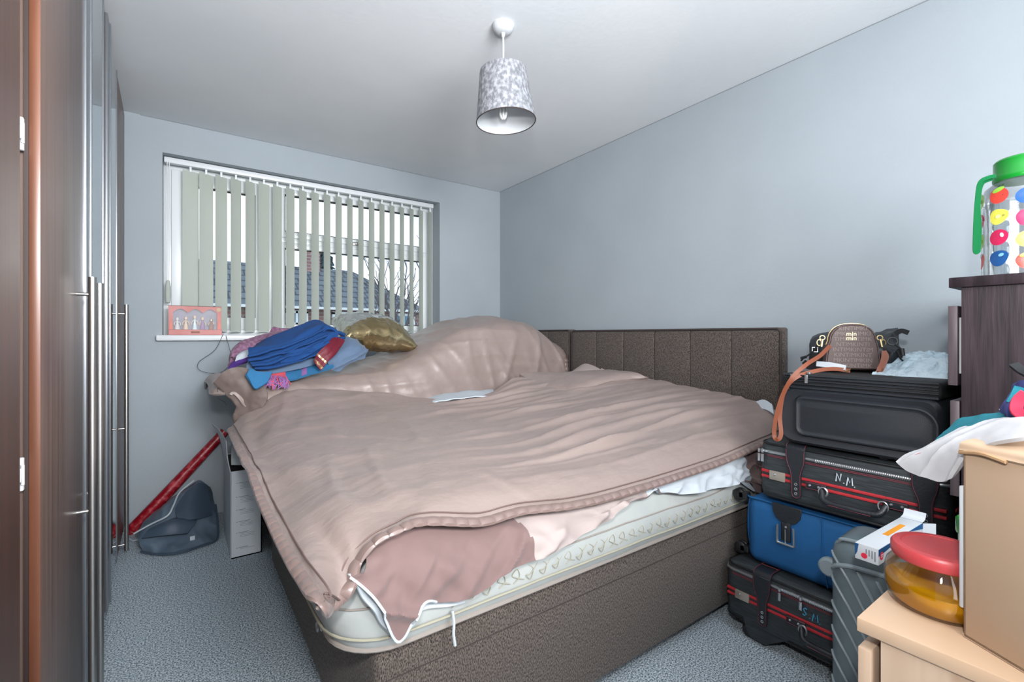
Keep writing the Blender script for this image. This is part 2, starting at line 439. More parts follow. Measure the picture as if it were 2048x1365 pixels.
# window
FY = YB + .15
win = bpy.data.objects.new('window_1', None); COL.objects.link(win); win.location = (.83, FY, WZ0); win['kind'] = 'structure'
WM['window_1'] = Matrix.Translation((.83, FY, WZ0))
bm = bmesh.new()
box(bm, WX0, WX0 + .06, FY, FY + .07, WZ0, WZ1, .006); box(bm, WX1 - .06, WX1, FY, FY + .07, WZ0, WZ1, .006)
box(bm, WX0 + .05, WX1 - .05, FY, FY + .07, WZ1 - .06, WZ1, .006); box(bm, WX0 + .05, WX1 - .05, FY, FY + .07, WZ0, WZ0 + .05, .006)
box(bm, .50, .565, FY, FY + .07, WZ0 + .04, WZ1 - .05, .006)
box(bm, .56, WX1 - .05, FY, FY + .07, 1.765, 1.815, .006)
obj('window_frame', bm, 'upvc', win, world=True)
def sash(x0, x1, z0, z1, w=.052):
    bm = bmesh.new()
    box(bm, x0, x0 + w, FY - .012, FY + .05, z0, z1, .008); box(bm, x1 - w, x1, FY - .012, FY + .05, z0, z1, .008)
    box(bm, x0 + w - .01, x1 - w + .01, FY - .012, FY + .05, z0, z0 + w, .008); box(bm, x0 + w - .01, x1 - w + .01, FY - .012, FY + .05, z1 - w, z1, .008)
    s = obj('window_sash', bm, 'upvc', win, world=True)
    bm = bmesh.new(); g = .004; a0, a1, b0, b1 = x0 + w, x1 - w, z0 + w, z1 - w
    box(bm, a0, a0 + g, FY - .004, FY + .03, b0, b1); box(bm, a1 - g, a1, FY - .004, FY + .03, b0, b1)
    box(bm, a0, a1, FY - .004, FY + .03, b0, b0 + g); box(bm, a0, a1, FY - .004, FY + .03, b1 - g, b1)
    obj('gasket', bm, 'black_plastic', s, world=True)
    obj('pane', B(a0, a1, FY + .02, FY + .024, b0, b1), 'pane', s, world=True)
    return s
sash(WX0 + .04, .505, WZ0 + .035, WZ1 - .05, .085)
sash(.56, WX1 - .045, 1.805, WZ1 - .05, .045)
sash(.56, WX1 - .045, WZ0 + .035, 1.775, .045)
bm = B(1.07, 1.12, FY - .03, FY - .01, 1.802, 1.826, .005); box(bm, 1.085, 1.15, FY - .045, FY - .028, 1.806, 1.818, .004)
obj('window_latch', bm, 'steel', win, world=True)
sill = struct(obj('trim_1', B(-.114, 1.76, YB - .045, FY, 1.083, 1.118, .008), 'white_trim'))

# vertical blind
bl = thing('vertical_blind', 'cream vertical slat blind hanging across the window', 'blind', (.83, YB + .07, WZ1))
RY = YB + .07
obj('headrail', B(WX0 + .006, WX1 - .03, RY - .02, RY + .022, 2.165, 2.2, .006), 'white_trim', bl, world=True)
slatx = [.055 + .0815 * i for i in range(21)]
for i, sx in enumerate(slatx):
    th = math.radians([22, 33, 40, 44][i] if i < 4 else 46 + random.uniform(-2.5, 2.5))
    if i == 5: th = math.radians(36)
    c, s_ = math.cos(th) * .0445, math.sin(th) * .0445
    bm = bmesh.new(); n = 8; z0 = 1.138 + random.uniform(-.003, .003)
    sw = [(-1 + 2 * k / n) for k in range(n + 1)]
    vb = []
    for z in (z0, 1.45, 1.8, 2.14):
        tw = 0 if i > 2 else (2.14 - z) * .05 * (1 - i * .3)
        vb.append([(bm.verts.new((sx + c * q * (1 + tw) - s_ * .06 * (1 - q * q), RY + s_ * q + c * .08 * (1 - q * q), z)), bm.verts.new((sx + c * q * (1 + tw) - s_ * .06 * (1 - q * q) + .0008, RY + s_ * q + c * .08 * (1 - q * q) - .0008, z))) for q in sw])
    for a, b in zip(vb, vb[1:]):
        for k in range(n):
            bm.faces.new((a[k][0], a[k + 1][0], b[k + 1][0], b[k][0])); bm.faces.new((a[k][1], b[k][1], b[k + 1][1], a[k + 1][1]))
    sl = obj('slat', bm, 'blind', bl, world=True)
    bm = bmesh.new(); box(bm, sx - .006, sx + .006, RY - .004, RY + .004, 2.135, 2.168, .002)
    obj('hanger', bm, 'white_trim', sl, world=True)
bm = bmesh.new()
for k in range(20):
    a = slatx[k]; b = slatx[k + 1]
    tube(bm, [(a, RY - .035, 1.145), ((a + b) / 2, RY - .035, 1.138), (b, RY - .035, 1.145)], .0012, seg=5, n=6)
obj('bottom_chain', bm, 'white_trim', bl, world=True)
bm = bmesh.new()
tube(bm, [(-.062, RY - .03, 2.17), (-.066, RY - .03, 1.8), (-.062, RY - .035, 1.44)], .0022, seg=6)
obj('pull_cord', bm, 'white_trim', bl, world=True); bm = bmesh.new()
tube(bm, [(-.052, RY - .03, 2.17), (-.046, RY - .03, 1.8), (-.054, RY - .035, 1.44)], .0022, seg=6)
obj('pull_cord', bm, 'white_trim', bl, world=True); bm = bmesh.new()
tube(bm, [(WX1 - .035, RY, 2.17), (WX1 - .036, RY, 1.14)], .0025, seg=6)
obj('pull_cord', bm, 'white_trim', bl, world=True)
obj('cord_weight', lathe(bmesh.new(), [(0, 0), (.011, .004), (.014, .03), (.014, .1), (.009, .135), (0, .14)], (-.058, RY - .035, 1.31), 16), 'blind', bl, world=True)

# ------------------------------------------------------------------ outside
bm = bmesh.new(); box(bm, -30, 60, 4.2, 80, -2.9, -2.8)
struct(obj('ground', bm, 'grass'))

hs = thing('terraced_house', 'brick terraced house with grey tiled roof across the road, seen through the blind', 'house', (0, 18, -2.8))
obj('brick_wall', B(-12, 8.2, 18.3, 25.5, -2.8, 2.25), 'brick', hs, world=True, smooth=False)
bm = bmesh.new()
e = [(-12.3, 18, 2.15), (8.5, 18, 2.15), (8.5, 26, 2.15), (-12.3, 26, 2.15), (-12.3, 22, 4.12), (6.5, 22, 4.12)]
v = [bm.verts.new(p) for p in e]
for f in ((0, 1, 5, 4), (1, 2, 5), (2, 3, 4, 5), (3, 0, 4), (3, 2, 1, 0)): bm.faces.new([v[i] for i in f])
obj('tiled_roof', bm, 'rooftile', hs, world=True, smooth=False)
obj('gutter', B(-12.3, 8.5, 17.92, 18.02, 2.08, 2.17), 'housewhite', hs, world=True)
bm = B(4.35, 5.0, 21.5, 22.3, 3.4, 5.0); box(bm, 4.3, 5.05, 21.45, 22.35, 5.0, 5.12)
lathe(bm, [(.1, 0), (.09, .3), (0, .3)], (4.52, 21.9, 5.1), 10); lathe(bm, [(.1, 0), (.09, .3), (0, .3)], (4.84, 21.9, 5.1), 10)
obj('chimney', bm, 'brick', hs, world=True, smooth=False)
for x0, x1 in ((1.9, 2.75), (3.1, 3.75), (4.7, 5.9), (7.0, 7.9)):
    w = obj('house_window', B(x0, x1, 18.2, 18.32, .75, 1.95), 'houseglass', hs, world=True, smooth=False)
    bm = bmesh.new()
    for a, b, c, d in ((x0 - .05, x1 + .05, .68, .78), (x0 - .05, x1 + .05, 1.92, 2.02), (x0 - .05, x0 + .05, .7, 2), (x1 - .05, x1 + .05, .7, 2), ((x0 + x1) / 2 - .04, (x0 + x1) / 2 + .04, .7, 2), (x0, x1, 1.5, 1.58)):
        box(bm, a, b, 18.12, 18.25, c, d)
    obj('window_surround', bm, 'housewhite', w, world=True, smooth=False)
obj('drainpipe', T([(2.85, 18.2, 2.1), (2.86, 18.2, -2.7)], .05, smooth=False), 'housewhite', hs, world=True)

def bare_tree(x, y, H, seed, label):
    R = random.Random(seed)
    bm = bmesh.new()
    def br(p, d, l, r, k):
        mid = p + d * l * .5 + Vector((R.uniform(-.1, .1), R.uniform(-.1, .1), 0)) * l
        q = p + d * l
        tube(bm, [p, mid, q], lambda t: r * (1 - .4 * t), seg=5, n=4)
        if k == 0: return
        for _ in range(3 if k > 1 else 4):
            nd = (d + Vector((R.uniform(-.75, .75), R.uniform(-.4, .4), R.uniform(-.1, .6)))).normalized()
            br(q if R.random() < .6 else mid, nd, l * R.uniform(.55, .8), r * .58, k - 1)
    br(Vector((x, y, -2.8)), Vector((0, 0, 1)), H, .09, 4)
    o = obj('bare_tree', bm, 'bark'); solo(o, label, 'tree', None)
bare_tree(5.3, 13.0, 3.0, 3, 'leafless tree rising in front of the hipped roof end')
bare_tree(3.6, 11.0, 2.5, 12, 'smaller leafless tree in the middle of the window view')
bm = bmesh.new(); R = random.Random(5)
for k in range(420):
    h = R.random(); r = (1 - h) * 1.2 * R.random() ** .5 + .05; a = R.uniform(0, 2 * PI)
    p = Vector((7.0 + r * math.cos(a), 29 + r * math.sin(a), 1.0 + h * 5.2))
    q = p + Vector((math.cos(a) * .35, math.sin(a) * .35, -.15))
    tube(bm, [p, q], lambda t: .12 * (1 - .8 * t), seg=4, smooth=False)
ev = obj('evergreen_tree', bm, 'evergreen'); solo(ev, 'dark evergreen treetop showing above the roof beside the chimney', 'tree')

# ------------------------------------------------------------------ ceiling lamp
LX, LY = 1.092, 1.60
lamp = thing('pendant_lamp', 'silver crushed velvet pendant lamp hanging from the ceiling', 'lamp', (LX, LY, ZC))
obj('ceiling_rose', lathe(bmesh.new(), [(0, -.034), (.02, -.034), (.036, -.026), (.044, -.012), (.046, 0), (0, 0)], (LX, LY, ZC), 32), 'lampwhite', lamp, world=True)
obj('cord_grip', lathe(bmesh.new(), [(0, -.05), (.006, -.05), (.009, -.034), (.009, -.03), (0, -.03)], (LX, LY, ZC), 16), 'lampwhite', lamp, world=True)
obj('cable', T([(LX, LY, ZC - .04), (LX + .001, LY, 2.30), (LX, LY, 2.175)], .0038, seg=8), 'lampwhite', lamp, world=True)
tilt = Matrix.Translation((LX, LY, 2.20)) @ Matrix.Rotation(math.radians(-3.5), 4, Vector((.58, .81, 0))) @ Matrix.Translation((-LX, -LY, -2.20))
bm = lathe(bmesh.new(), [(.123, 2.0), (.0965, 2.208)], (LX, LY, 0), 64, tilt, mi=0)
lathe(bm, [(.0963, 2.208), (.0945, 2.2078), (.121, 2.0), (.1228, 2.0)], (LX, LY, 0), 64, tilt, mi=1)
obj('lamp_shade', bm, ['velvet', 'lampwhite'], lamp, world=True)
obj('rim_band', torus(bmesh.new(), (0, 0, 0), .1225, .0022, (0, 0, 1), 64, 6), 'weave_pipe', lamp).matrix_local = Matrix.Translation((-LX, -LY, -ZC)) @ tilt @ Matrix.Translation((LX, LY, 2.0))
bm = bmesh.new()
torus(bm, (LX, LY, 2.175), .022, .0018, (0, 0, 1), 24, 6)
for k in range(3):
    a = k * 2 * PI / 3
    tube(bm, [(LX + .02 * math.cos(a), LY + .02 * math.sin(a), 2.175), (LX + .096 * math.cos(a), LY + .096 * math.sin(a), 2.205)], .0015, seg=6, smooth=False)
obj('shade_spider', bm, 'lampwhite', lamp, world=True)
obj('lamp_holder', lathe(bmesh.new(), [(0, 2.115), (.017, 2.115), (.019, 2.13), (.02, 2.17), (.012, 2.19), (.005, 2.2), (0, 2.2)], (LX, LY, 0), 20), 'lampwhite', lamp, world=True)
bm = bmesh.new()
lathe(bm, [(0, 2.08), (.02, 2.08), (.022, 2.1), (.016, 2.118), (0, 2.118)], (LX, LY, 0), 20)
for k in range(3):
    a = k * PI / 3; c, s = math.cos(a) * .014, math.sin(a) * .014
    tube(bm, [(LX + c, LY + s, 2.085), (LX + c, LY + s, 2.035), (LX + c * .6, LY + s * .6, 2.018), (LX, LY, 2.014), (LX - c * .6, LY - s * .6, 2.018), (LX - c, LY - s, 2.035), (LX - c, LY - s, 2.085)], .0055, seg=8, n=26)
obj('energy_saving_bulb', bm, 'bulbwhite', lamp, world=True)

# ------------------------------------------------------------------ wardrobe (local: X along the front towards the viewer, Y into the room)
wr = thing('wardrobe', 'tall glossy brown wardrobe with mirrored doors and long steel bar handles', 'wardrobe', (-.2565, 3.462, 0), rot=(0, 0, math.radians(-90 + 1.18)))
def wbox(name, x0, x1, y0, y1, z0, z1, m, par=wr, bev=.0015, **k):
    return obj(name, B(x0, x1, y0, y1, z0, z1, bev, **k), m, par)
HW = 2.37
# carcass
bm = bmesh.new()
for x in (0, 1.11, 2.225): box(bm, x, x + .018, -.56, -.022, .0, HW - .01)
box(bm, 0, 2.24, -.56, -.022, HW - .03, HW - .01); box(bm, 0, 2.24, -.56, -.022, .06, .08); box(bm, 0, 2.24, -.56, -.55, 0, HW - .01); box(bm, 0, 2.24, -.06, -.045, 0, .06)
obj('carcass', bm, 'wood_brown', wr)
def wdoor(x0, x1, kind):
    # near edge is x1
    if kind == 'brown':
        d = wbox('door', x0 + .002, x1 - .002, -.022, 0, .04, HW, 'wood_brown', bev=.003)
    else:
        d = wbox('door', x0 + .002, x1 - .002, -.022, -.003, .04, HW, 'wood_brown')
        a = .165
        obj('mirror', B(x0 + .075, x1 - a, -.004, .0005, .06, HW - .02), 'mirror', d, label='full height mirror')
        bm = bmesh.new()
        box(bm, x1 - a - .002, x1 - .03, -.004, .006, .04, HW, .002); box(bm, x1 - a + .04, x1 - a + .06, .004, .010, .04, HW, .002)
        box(bm, x0 + .065, x0 + .077, -.004, .003, .04, HW, .001)
        obj('silver_trim', bm, 'silver', d)
    return d
dD = wdoor(.03, .50, 'brown'); dC = wdoor(.50, 1.10, 'mirror'); dB = wdoor(1.10, 1.71, 'mirror'); dA = wdoor(1.71, 2.247, 'brown')
obj('edge_strip', B(2.2455, 2.2475, -.016, -.0005, .04, HW, .0008), 'wood_edge', dA)
obj('painted_gap_shade', B(2.2455, 2.249, -.0225, -.016, .04, HW), 'dark_gap', dA)  # solid dark strip that paints the shade of the gap
def bar(x, par):
    bm = bmesh.new(); y = .031
    cyl(bm, (x, y, .045), (x, y, 1.268), .0088, 20)
    for z in (.075, .652, 1.222): cyl(bm, (x, -.001, z), (x, y, z), .0048, 12)
    obj('bar_handle', bm, 'steel', par)
bar(.455, dD); bar(1.635, dB); bar(1.815, dA)
obj('filler_strip', B(0, .03, -.02, -.004, 0, HW + .02), 'darkwood2', wr)
obj('cornice_strip', B(0, 2.24, -.05, -.012, HW, ZC), 'darkwood2', wr)
# second wardrobe nearer the viewer, slightly recessed
w2 = thing('wardrobe', 'orange brown wardrobe with white hinges nearest the viewer at the left edge', 'wardrobe', (-.2565, 3.462, 0), rot=(0, 0, math.radians(-90 + 1.18)))
bm = bmesh.new(); box(bm, 2.30, 2.318, -.56, -.03, 0, HW); box(bm, 2.318, 3.3, -.56, -.54, 0, HW); box(bm, 3.29, 3.31, -.56, -.03, 0, HW); box(bm, 2.3, 3.3, -.56, -.03, HW - .02, HW); box(bm, 2.3, 3.3, -.56, -.03, 0, .02)
obj('carcass', bm, 'dark_gap', w2)
d2 = obj('door', B(2.366, 3.3, -.028, -.006, .03, HW, .004), 'wood_orange', w2)
for z in (1.479, .862):
    bm = bmesh.new()
    box(bm, 2.251, 2.262, -.029, -.0205, z - .030, z + .030, .002); box(bm, 2.262, 2.272, -.025, -.0215, z - .012, z + .012, .001)
    cyl(bm, (2.264, -.021, z - .018), (2.264, -.021, z + .018), .0025, 8)
    obj('hinge', bm, 'white_trim', w2, label='white concealed hinge')
obj('painted_reveal_shade', B(2.318, 2.352, -.05, -.04, .0, HW), 'dark_gap', w2)  # dark strip painting the shade behind the gap between the wardrobes

# ------------------------------------------------------------------ beds
def headboard(parent, y0, y1, zt=1.152):
    x0, x1 = 2.262, 2.328; n = 6 if y1 - y0 > 1.2 else 4
    bm = bmesh.new(); w = (y1 - y0 - .02) / n
    box(bm, x0 + .02, x1, y0, y1, .2, zt, .01, 3)
    for i in range(n):
        box(bm, x0, x0 + .04, y0 + .01 + i * w, y0 + .01 + (i + 1) * w, .45, zt - .012, .012, 3)
    h = obj('headboard', bm, 'weave', parent, world=True)
    bm = bmesh.new()
    tube(bm, [(x0 + .004, y0 + .006, .45), (x0 + .004, y0 + .006, zt - .02), (x0 + .004, y0 + .02, zt - .006), (x0 + .004, y1 - .02, zt - .006), (x0 + .004, y1 - .006, zt - .02), (x0 + .004, y1 - .006, .45)], .006, seg=8, smooth=False)
    obj('piping', bm, 'weave_pipe', h, world=True)
    return h

def divan(parent, x0, x1, y0, y1, fy=True):
    bm = B(x0, x1, y0, y1, .045, .402, .022, 4)
    b = obj('divan_base', bm, 'weave', parent, world=True)
    bm = bmesh.new()
    for x in (x0 + .08, (x0 + x1) / 2, x1 - .08):
        for y in (y0 + .08, (y0 + y1) / 2, y1 - .08): lathe(bm, [(0, 0), (.02, 0), (.024, .01), (.024, .046), (0, .046)], (x, y, 0), 14)
    obj('castor', bm, 'black_plastic', b, world=True)
    # seam lines
    bm = bmesh.new()
    for z in (.34,):
        tube(bm, [(x0 + .02, y0 - .0005, z), (x1, y0 - .0005, z)], .0014, seg=5, smooth=False)
    obj('seam', bm, 'weave_pipe', b, world=True)
    return b

def mattress(parent, x0, x1, y0, y1, z0, z1, r=.13):
    # rounded block with bulging sides
    prof = [(.03, 0), (.004, .02), (-.012, .06), (-.018, .11), (-.012, .16), (.0, .20), (.03, .222), (.09, .232)]
    hz = (z1 - z0) / .232
    def outline(ins, k=9):
        pts = []
        rr = max(.02, r - ins)
        for cx, cy, a0 in ((x0 + r, y0 + r, PI), (x1 - r, y0 + r, -PI / 2), (x1 - r, y1 - r, 0), (x0 + r, y1 - r, PI / 2)):
            for i in range(k):
                a = a0 + PI / 2 * i / (k - 1); pts.append((cx + rr * math.cos(a), cy + rr * math.sin(a)))
        # densify straight runs
        out = []
        for i, p in enumerate(pts):
            q = pts[(i + 1) % len(pts)]; out.append(p)
            d = math.hypot(q[0] - p[0], q[1] - p[1])
            if d > .3:
                m = 40
                for t in range(1, m): out.append((p[0] + (q[0] - p[0]) * t / m, p[1] + (q[1] - p[1]) * t / m))
        return out
    bm = bmesh.new(); rings = []
    for j, (ins, z) in enumerate(prof):
        o = outline(ins)
        rings.append([bm.verts.new((a + .004 * fbm(a * 5, b * 5, z * 9), b + .004 * fbm(b * 5, a * 5, z * 9), z0 + z * hz + .005 * fbm(a * 4, b * 4, 3))) for a, b in o])
    for A, C in zip(rings, rings[1:]):
        n = len(A)
        for i in range(n): bm.faces.new((A[i], A[(i + 1) % n], C[(i + 1) % n], C[i]))
    bm.faces.new(rings[-1]); bm.faces.new(rings[0][::-1])
    m = obj('mattress', bm, 'mattress', parent, world=True)
    # piping at the lower and upper edge
    def pipe(ins, z, rad, wob):
        o = outline(ins); bm = bmesh.new()
        P = [(a, b, z0 + z * hz + wob * fbm(a * 3, b * 3, z * 20)) for a, b in o]; P.append(P[0])
        tube(bm, P, rad, seg=7, smooth=False); return bm
    obj('piping', pipe(.004, .018, .0065, .0), 'base_lining', m, world=True)
    obj('piping', pipe(-.014, .052, .003, .004), 'stitch_gold', m, world=True)
    obj('piping', pipe(-.0185, .128, .0022, .012), 'base_lining', m, world=True)
    # scroll embroidery on the near border
    bm = bmesh.new(); R = random.Random(2); x = x0 + .25
    while x < x1 - .1:
        zc = z0 + .088 * hz; s = R.uniform(.014, .02); k = R.choice((1, -1))
        tube(bm, [(x, y0 - .016, zc - s * k), (x + .018, y0 - .0178, zc - s * .2 * k), (x + .01, y0 - .018, zc + s * k), (x - .006, y0 - .018, zc + s * .3 * k), (x + .01, y0 - .0178, zc - s * .3), (x + .034, y0 - .017, zc - s * .9 * k)], .0011, seg=5, n=24)
        x += .045
    obj('scroll_embroidery', bm, 'stitch_gold', m, world=True)
    return m

db = thing('double_bed', 'double divan bed in brown tweed with bare cream mattress edge and tall headboard', 'bed', (1.3, 1.75, 0))
divan(db, .352, 2.262, 1.015, 2.452)
mt = mattress(db, .275, 2.255, 1.0, 2.448, .402, .628)
headboard(db, 1.037, 2.462)
obj('cleaning_tag', T([(0.523, 0.978, 0.466), (0.525, 0.974, 0.440), (0.523, 0.972, 0.413), (0.527, 0.972, 0.385)], .0035, seg=6), 'white_cotton', mt, world=True, label='loose white tape end')
bm = B(.345, .353, 1.48, 1.53, .22, .25, .004); torus(bm, (.342, 1.505, .225), .012, .003, (1, 0, 0), 16, 6)
obj('link_bracket', bm, 'steel', db, world=True)
sb = thing('single_bed', 'single divan bed against the window wall with matching brown headboard', 'bed', (1.3, 2.95, 0))
divan(sb, .382, 2.262, 2.49, 3.40)
mattress(sb, .378, 2.255, 2.495, 3.40, .402, .628)
headboard(sb, 2.474, 3.44, 1.158)

def fold(t, s=1.0):
    """one soft sharp-crested fold profile, 0..1, from a noise value"""
    return math.exp(-(t * s) ** 2 * 2.2)

def wr_long(u, v, p):
    """long drag folds running along the bed, diagonal creases near its foot"""
    x, y = p.x, p.y
    a = fbm(x * 1.3 + y * .5, y * 6.5 - .9 * math.sin(x * 1.7), 1.7)
    w = max(0., min(1., (x - .65) / .6)) * max(0., min(1., (y - 1.04) / .12))
    yy = y * 8.5 - 1.6 * math.sin(x * 1.35 + .35) + .5 * math.sin(x * 4 + y * 3)
    r = fold(noise.noise(Vector((x * .8, yy, 4.2))), 3.4)
    r2 = fold(noise.noise(Vector((x * 1.3 + 3, yy * 1.9, 9.2))), 3.0)
    wl = 1 - w
    d = fold(noise.noise(Vector((x * 7 - y * 2.2, y * 1.4 + x * 2.5, 2.5))), 3.2)
    e = fold(noise.noise(Vector((x * 5.0 + y * 3.6, y * 2.0 - x, 7.5))), 3.2)
    return .007 * a + w * (.55 + .75 * abs(fbm(x * 2.1, y * 2.6, 5.5))) * (1 - .6 * max(0, min(1, (x - 1.85) / .3))) * (.023 * r + .006 * r2) + wl * (.007 * d + .006 * e) * min(1, (y - .98) * 6 if y > .98 else 0) + .0012 * fbm(x * 14, y * 14, .3)

# near bedspread
c = [
 [(0.245, 0.965, 0.563), (.285,.975,.60), (0.305, 1.000, 0.629), (0.346, 1.000, 0.665), (0.403, 1.000, 0.680), (0.468, 1.010, 0.679), (0.612, 1.000, 0.648), (0.737, 1.000, 0.648), (0.902, 0.965, 0.638), (1.102, 0.958, 0.636), (1.349, 0.958, 0.638), (1.652, 0.958, 0.648), (1.990, 0.958, 0.679), (2.2,.97,.69)],
 [(0.200, 0.861, 0.644), (.262,1.06,.642), (.31,1.08,.672), (.38,1.09,.686), (.47,1.10,.698), (.56,1.11,.706), (.70,1.10,.70), (.84,1.08,.692), (.98,1.07,.69), (1.18,1.06,.69), (1.42,1.06,.695), (1.7,1.05,.705), (1.98,1.05,.735), (2.2,1.04,.78)],
 [(0.195, 1.062, 0.633), (.25,1.22,.662), (.31,1.24,.69), (.38,1.25,.70), (.47,1.26,.712), (.58,1.27,.715), (.73,1.27,.71), (.88,1.26,.705), (1.02,1.25,.705), (1.22,1.25,.71), (1.45,1.24,.72), (1.72,1.23,.745), (1.98,1.22,.785), (2.2,1.22,.82)],
 [(0.190, 1.284, 0.639), (.25,1.5,.668), (.31,1.52,.696), (.40,1.54,.708), (.51,1.55,.716), (.64,1.55,.718), (.80,1.55,.716), (.95,1.54,.712), (1.12,1.53,.712), (1.3,1.52,.718), (1.52,1.5,.735), (1.76,1.49,.77), (2.0,1.48,.815), (2.2,1.48,.838)],
 [(0.185, 1.576, 0.662), (.245,1.82,.68), (.31,1.83,.702), (.41,1.84,.712), (.54,1.85,.718), (.68,1.86,.722), (.85,1.86,.722), (1.0,1.85,.72), (1.18,1.84,.72), (1.36,1.82,.728), (1.56,1.8,.755), (1.8,1.78,.80), (2.02,1.76,.845), (2.2,1.75,.865)],
 [(0.180, 1.907, 0.687), (.25,2.2,.705), (.32,2.2,.735), (.42,2.2,.745), (.55,2.2,.75), (.7,2.18,.748), (.88,2.17,.742), (1.04,2.14,.738), (1.22,2.1,.735), (1.40,2.06,.748), (1.6,2.03,.79), (1.8,2.03,.83), (2.02,2.03,.865), (2.2,2.05,.885)],
 [(0.185, 2.434, 0.692), (.27,2.52,.775), (.36,2.5,.82), (.46,2.48,.835), (.58,2.46,.835), (.72,2.44,.825), (.90,2.42,.80), (1.06,2.38,.766), (1.26,2.31,.758), (1.45,2.26,.775), (1.60,2.24,.845), (1.76,2.24,.855), (2.0,2.26,.86), (2.2,2.28,.87)],
]
bs = thing('bedspread', 'champagne satin bedspread spread over the double bed with ruffled border', 'bedspread', (1.2, 1.8, .6))
obj('cover', grid(c, 300, 260, wr_long, .012), 'satin', bs, world=True)
Pt, Nn = grid.last
def hem(P, N, name, parent, m='satin_hem', w=.03, h=.006, freq=46, seed=1, side=1):
    """puckered border band following an edge; P edge points, N normals"""
    bm = bmesh.new(); rings = []; L = 0
    for i, p in enumerate(P):
        t = (P[min(i + 1, len(P) - 1)] - P[max(i - 1, 0)]).normalized(); n = N[i]
        b = t.cross(n).normalized() * side
        if i: L += (p - P[i - 1]).length
        pk = abs(math.sin(L * freq * 1.9 + 1.2 * fbm(L * 9, seed, 0))) ** .6
        hh = h * (.35 + .9 * pk)
        rings.append([bm.verts.new(p + b * (w * q) + n * (hh * s)) for q, s in ((-.5, .2), (-.25, 1), (.15, 1.15), (.45, .7), (.55, -.2), (.4, -.9), (-.1, -1), (-.45, -.7))])
    for A, C in zip(rings, rings[1:]):
        for k in range(8): bm.faces.new((A[k], A[(k + 1) % 8], C[(k + 1) % 8], C[k]))
    bm.faces.new(rings[0][::-1]); bm.faces.new(rings[-1])
    return obj(name, bm, m, parent, world=True)
def dense(P, N, k=4):
    Q = crv(P, len(P) * k); O = []
    for i in range(len(Q)):
        O.append(N[min(len(N) - 1, i // k)])
    return Q, O
e0 = [Pt[i][0] for i in range(300)]; n0 = [Nn[i][0] for i in range(300)]
q, n = dense(e0[:292], n0[:292], 3); hem(q, n, 'ruffled_border', bs, side=1, w=.026)
e1 = [Pt[0][j] for j in range(260)]; n1 = [Nn[0][j] for j in range(260)]
q, n = dense(e1, n1, 3); hem(q, n, 'ruffled_border', bs, side=-1, seed=3, w=.024, h=.005)
def stitch(P, N, off, side):
    bm = bmesh.new()
    pts = []
    for i in range(0, len(P), 3):
        t = (P[min(i + 1, len(P) - 1)] - P[max(i - 1, 0)]).normalized(); b = t.cross(N[i]).normalized() * side
        pts.append(P[i] + b * off + N[i] * .004)
    tube(bm, pts, .0022, seg=5, smooth=False); return bm
obj('border_seam', stitch(e0[:292], n0[:292], -.024, 1), 'seam_brown', bs, world=True)
obj('border_seam', stitch(e1, n1, -.024, -1), 'seam_brown', bs, world=True)

# folded back flap of the bedspread near the headboard
c = [
 [(1.665, 2.270, 0.872), (1.682, 2.160, 0.838), (1.686, 2.050, 0.799), (1.712, 1.960, 0.770), (1.750, 1.900, 0.748)],
 [(1.741, 2.250, 0.882), (1.782, 2.120, 0.853), (1.785, 2.000, 0.834), (1.776, 1.900, 0.815), (1.795, 1.860, 0.790)],
 [(1.846, 2.220, 0.873), (1.862, 2.100, 0.871), (1.891, 1.980, 0.864), (1.891, 1.880, 0.849), (1.929, 1.840, 0.839)],
 [(2.014, 2.200, 0.866), (2.028, 2.080, 0.880), (2.045, 1.950, 0.882), (2.052, 1.840, 0.877), (2.089, 1.780, 0.857)],
 [(2.155, 2.120, 0.881), (2.162, 2.020, 0.890), (2.140, 1.880, 0.894), (2.142, 1.770, 0.889), (2.172, 1.720, 0.871)],
]
obj('turned_back_fold', grid(c, 50, 50, lambda u, v, p: .012 + .004 * fbm(p.x * 9, p.y * 9) + .012 * math.sin(PI * u) * math.sin(PI * v), .024), 'satin', bs, world=True)

# pillow corner
def pillow(bm, c, ax, ay, az, L, W, H):
    ax = Vector(ax).normalized(); ay = Vector(ay); ay = (ay - ax * ay.dot(ax)).normalized(); az = ax.cross(ay)
    n = 48; V = {}
    for s in (1, -1):
        for i in range(n + 1):
            for j in range(n + 1):
                if s == -1 and (i in (0, n) or j in (0, n)): V[(s, i, j)] = V[(1, i, j)]; continue
                u = -1 + 2 * i / n; v = -1 + 2 * j / n
                e = (max(0, 1 - abs(u) ** 2.6) * max(0, 1 - abs(v) ** 2.6)) ** .5
                pin = 1 - .10 * (1 - abs(u) ** 3) * 0
                x = u * L / 2 * (1 - .07 * (1 - abs(v)) ** 2 * 0 - .05 * math.cos(v * PI / 2)); y = v * W / 2 * (1 - .05 * math.cos(u * PI / 2))
                z = s * H / 2 * e + .004 * fbm(u * 4, v * 4, s)
                V[(s, i, j)] = bm.verts.new(Vector(c) + ax * x + ay * y + az * z)
    for s in (1, -1):
        for i in range(n):
            for j in range(n):
                q = [V[(s, i, j)], V[(s, i + 1, j)], V[(s, i + 1, j + 1)], V[(s, i, j + 1)]]
                if len(set(q)) == 4: bm.faces.new(q if s == 1 else q[::-1])
    return bm
pw = obj('pillow', pillow(bmesh.new(), (2.06, 2.05, .745), (0, 1, .02), (-.93, .0, -.1), None, .54, .34, .12), 'cream_cotton')
solo(pw, 'blush pillow peeking out under the turned back bedspread fold', 'pillow')
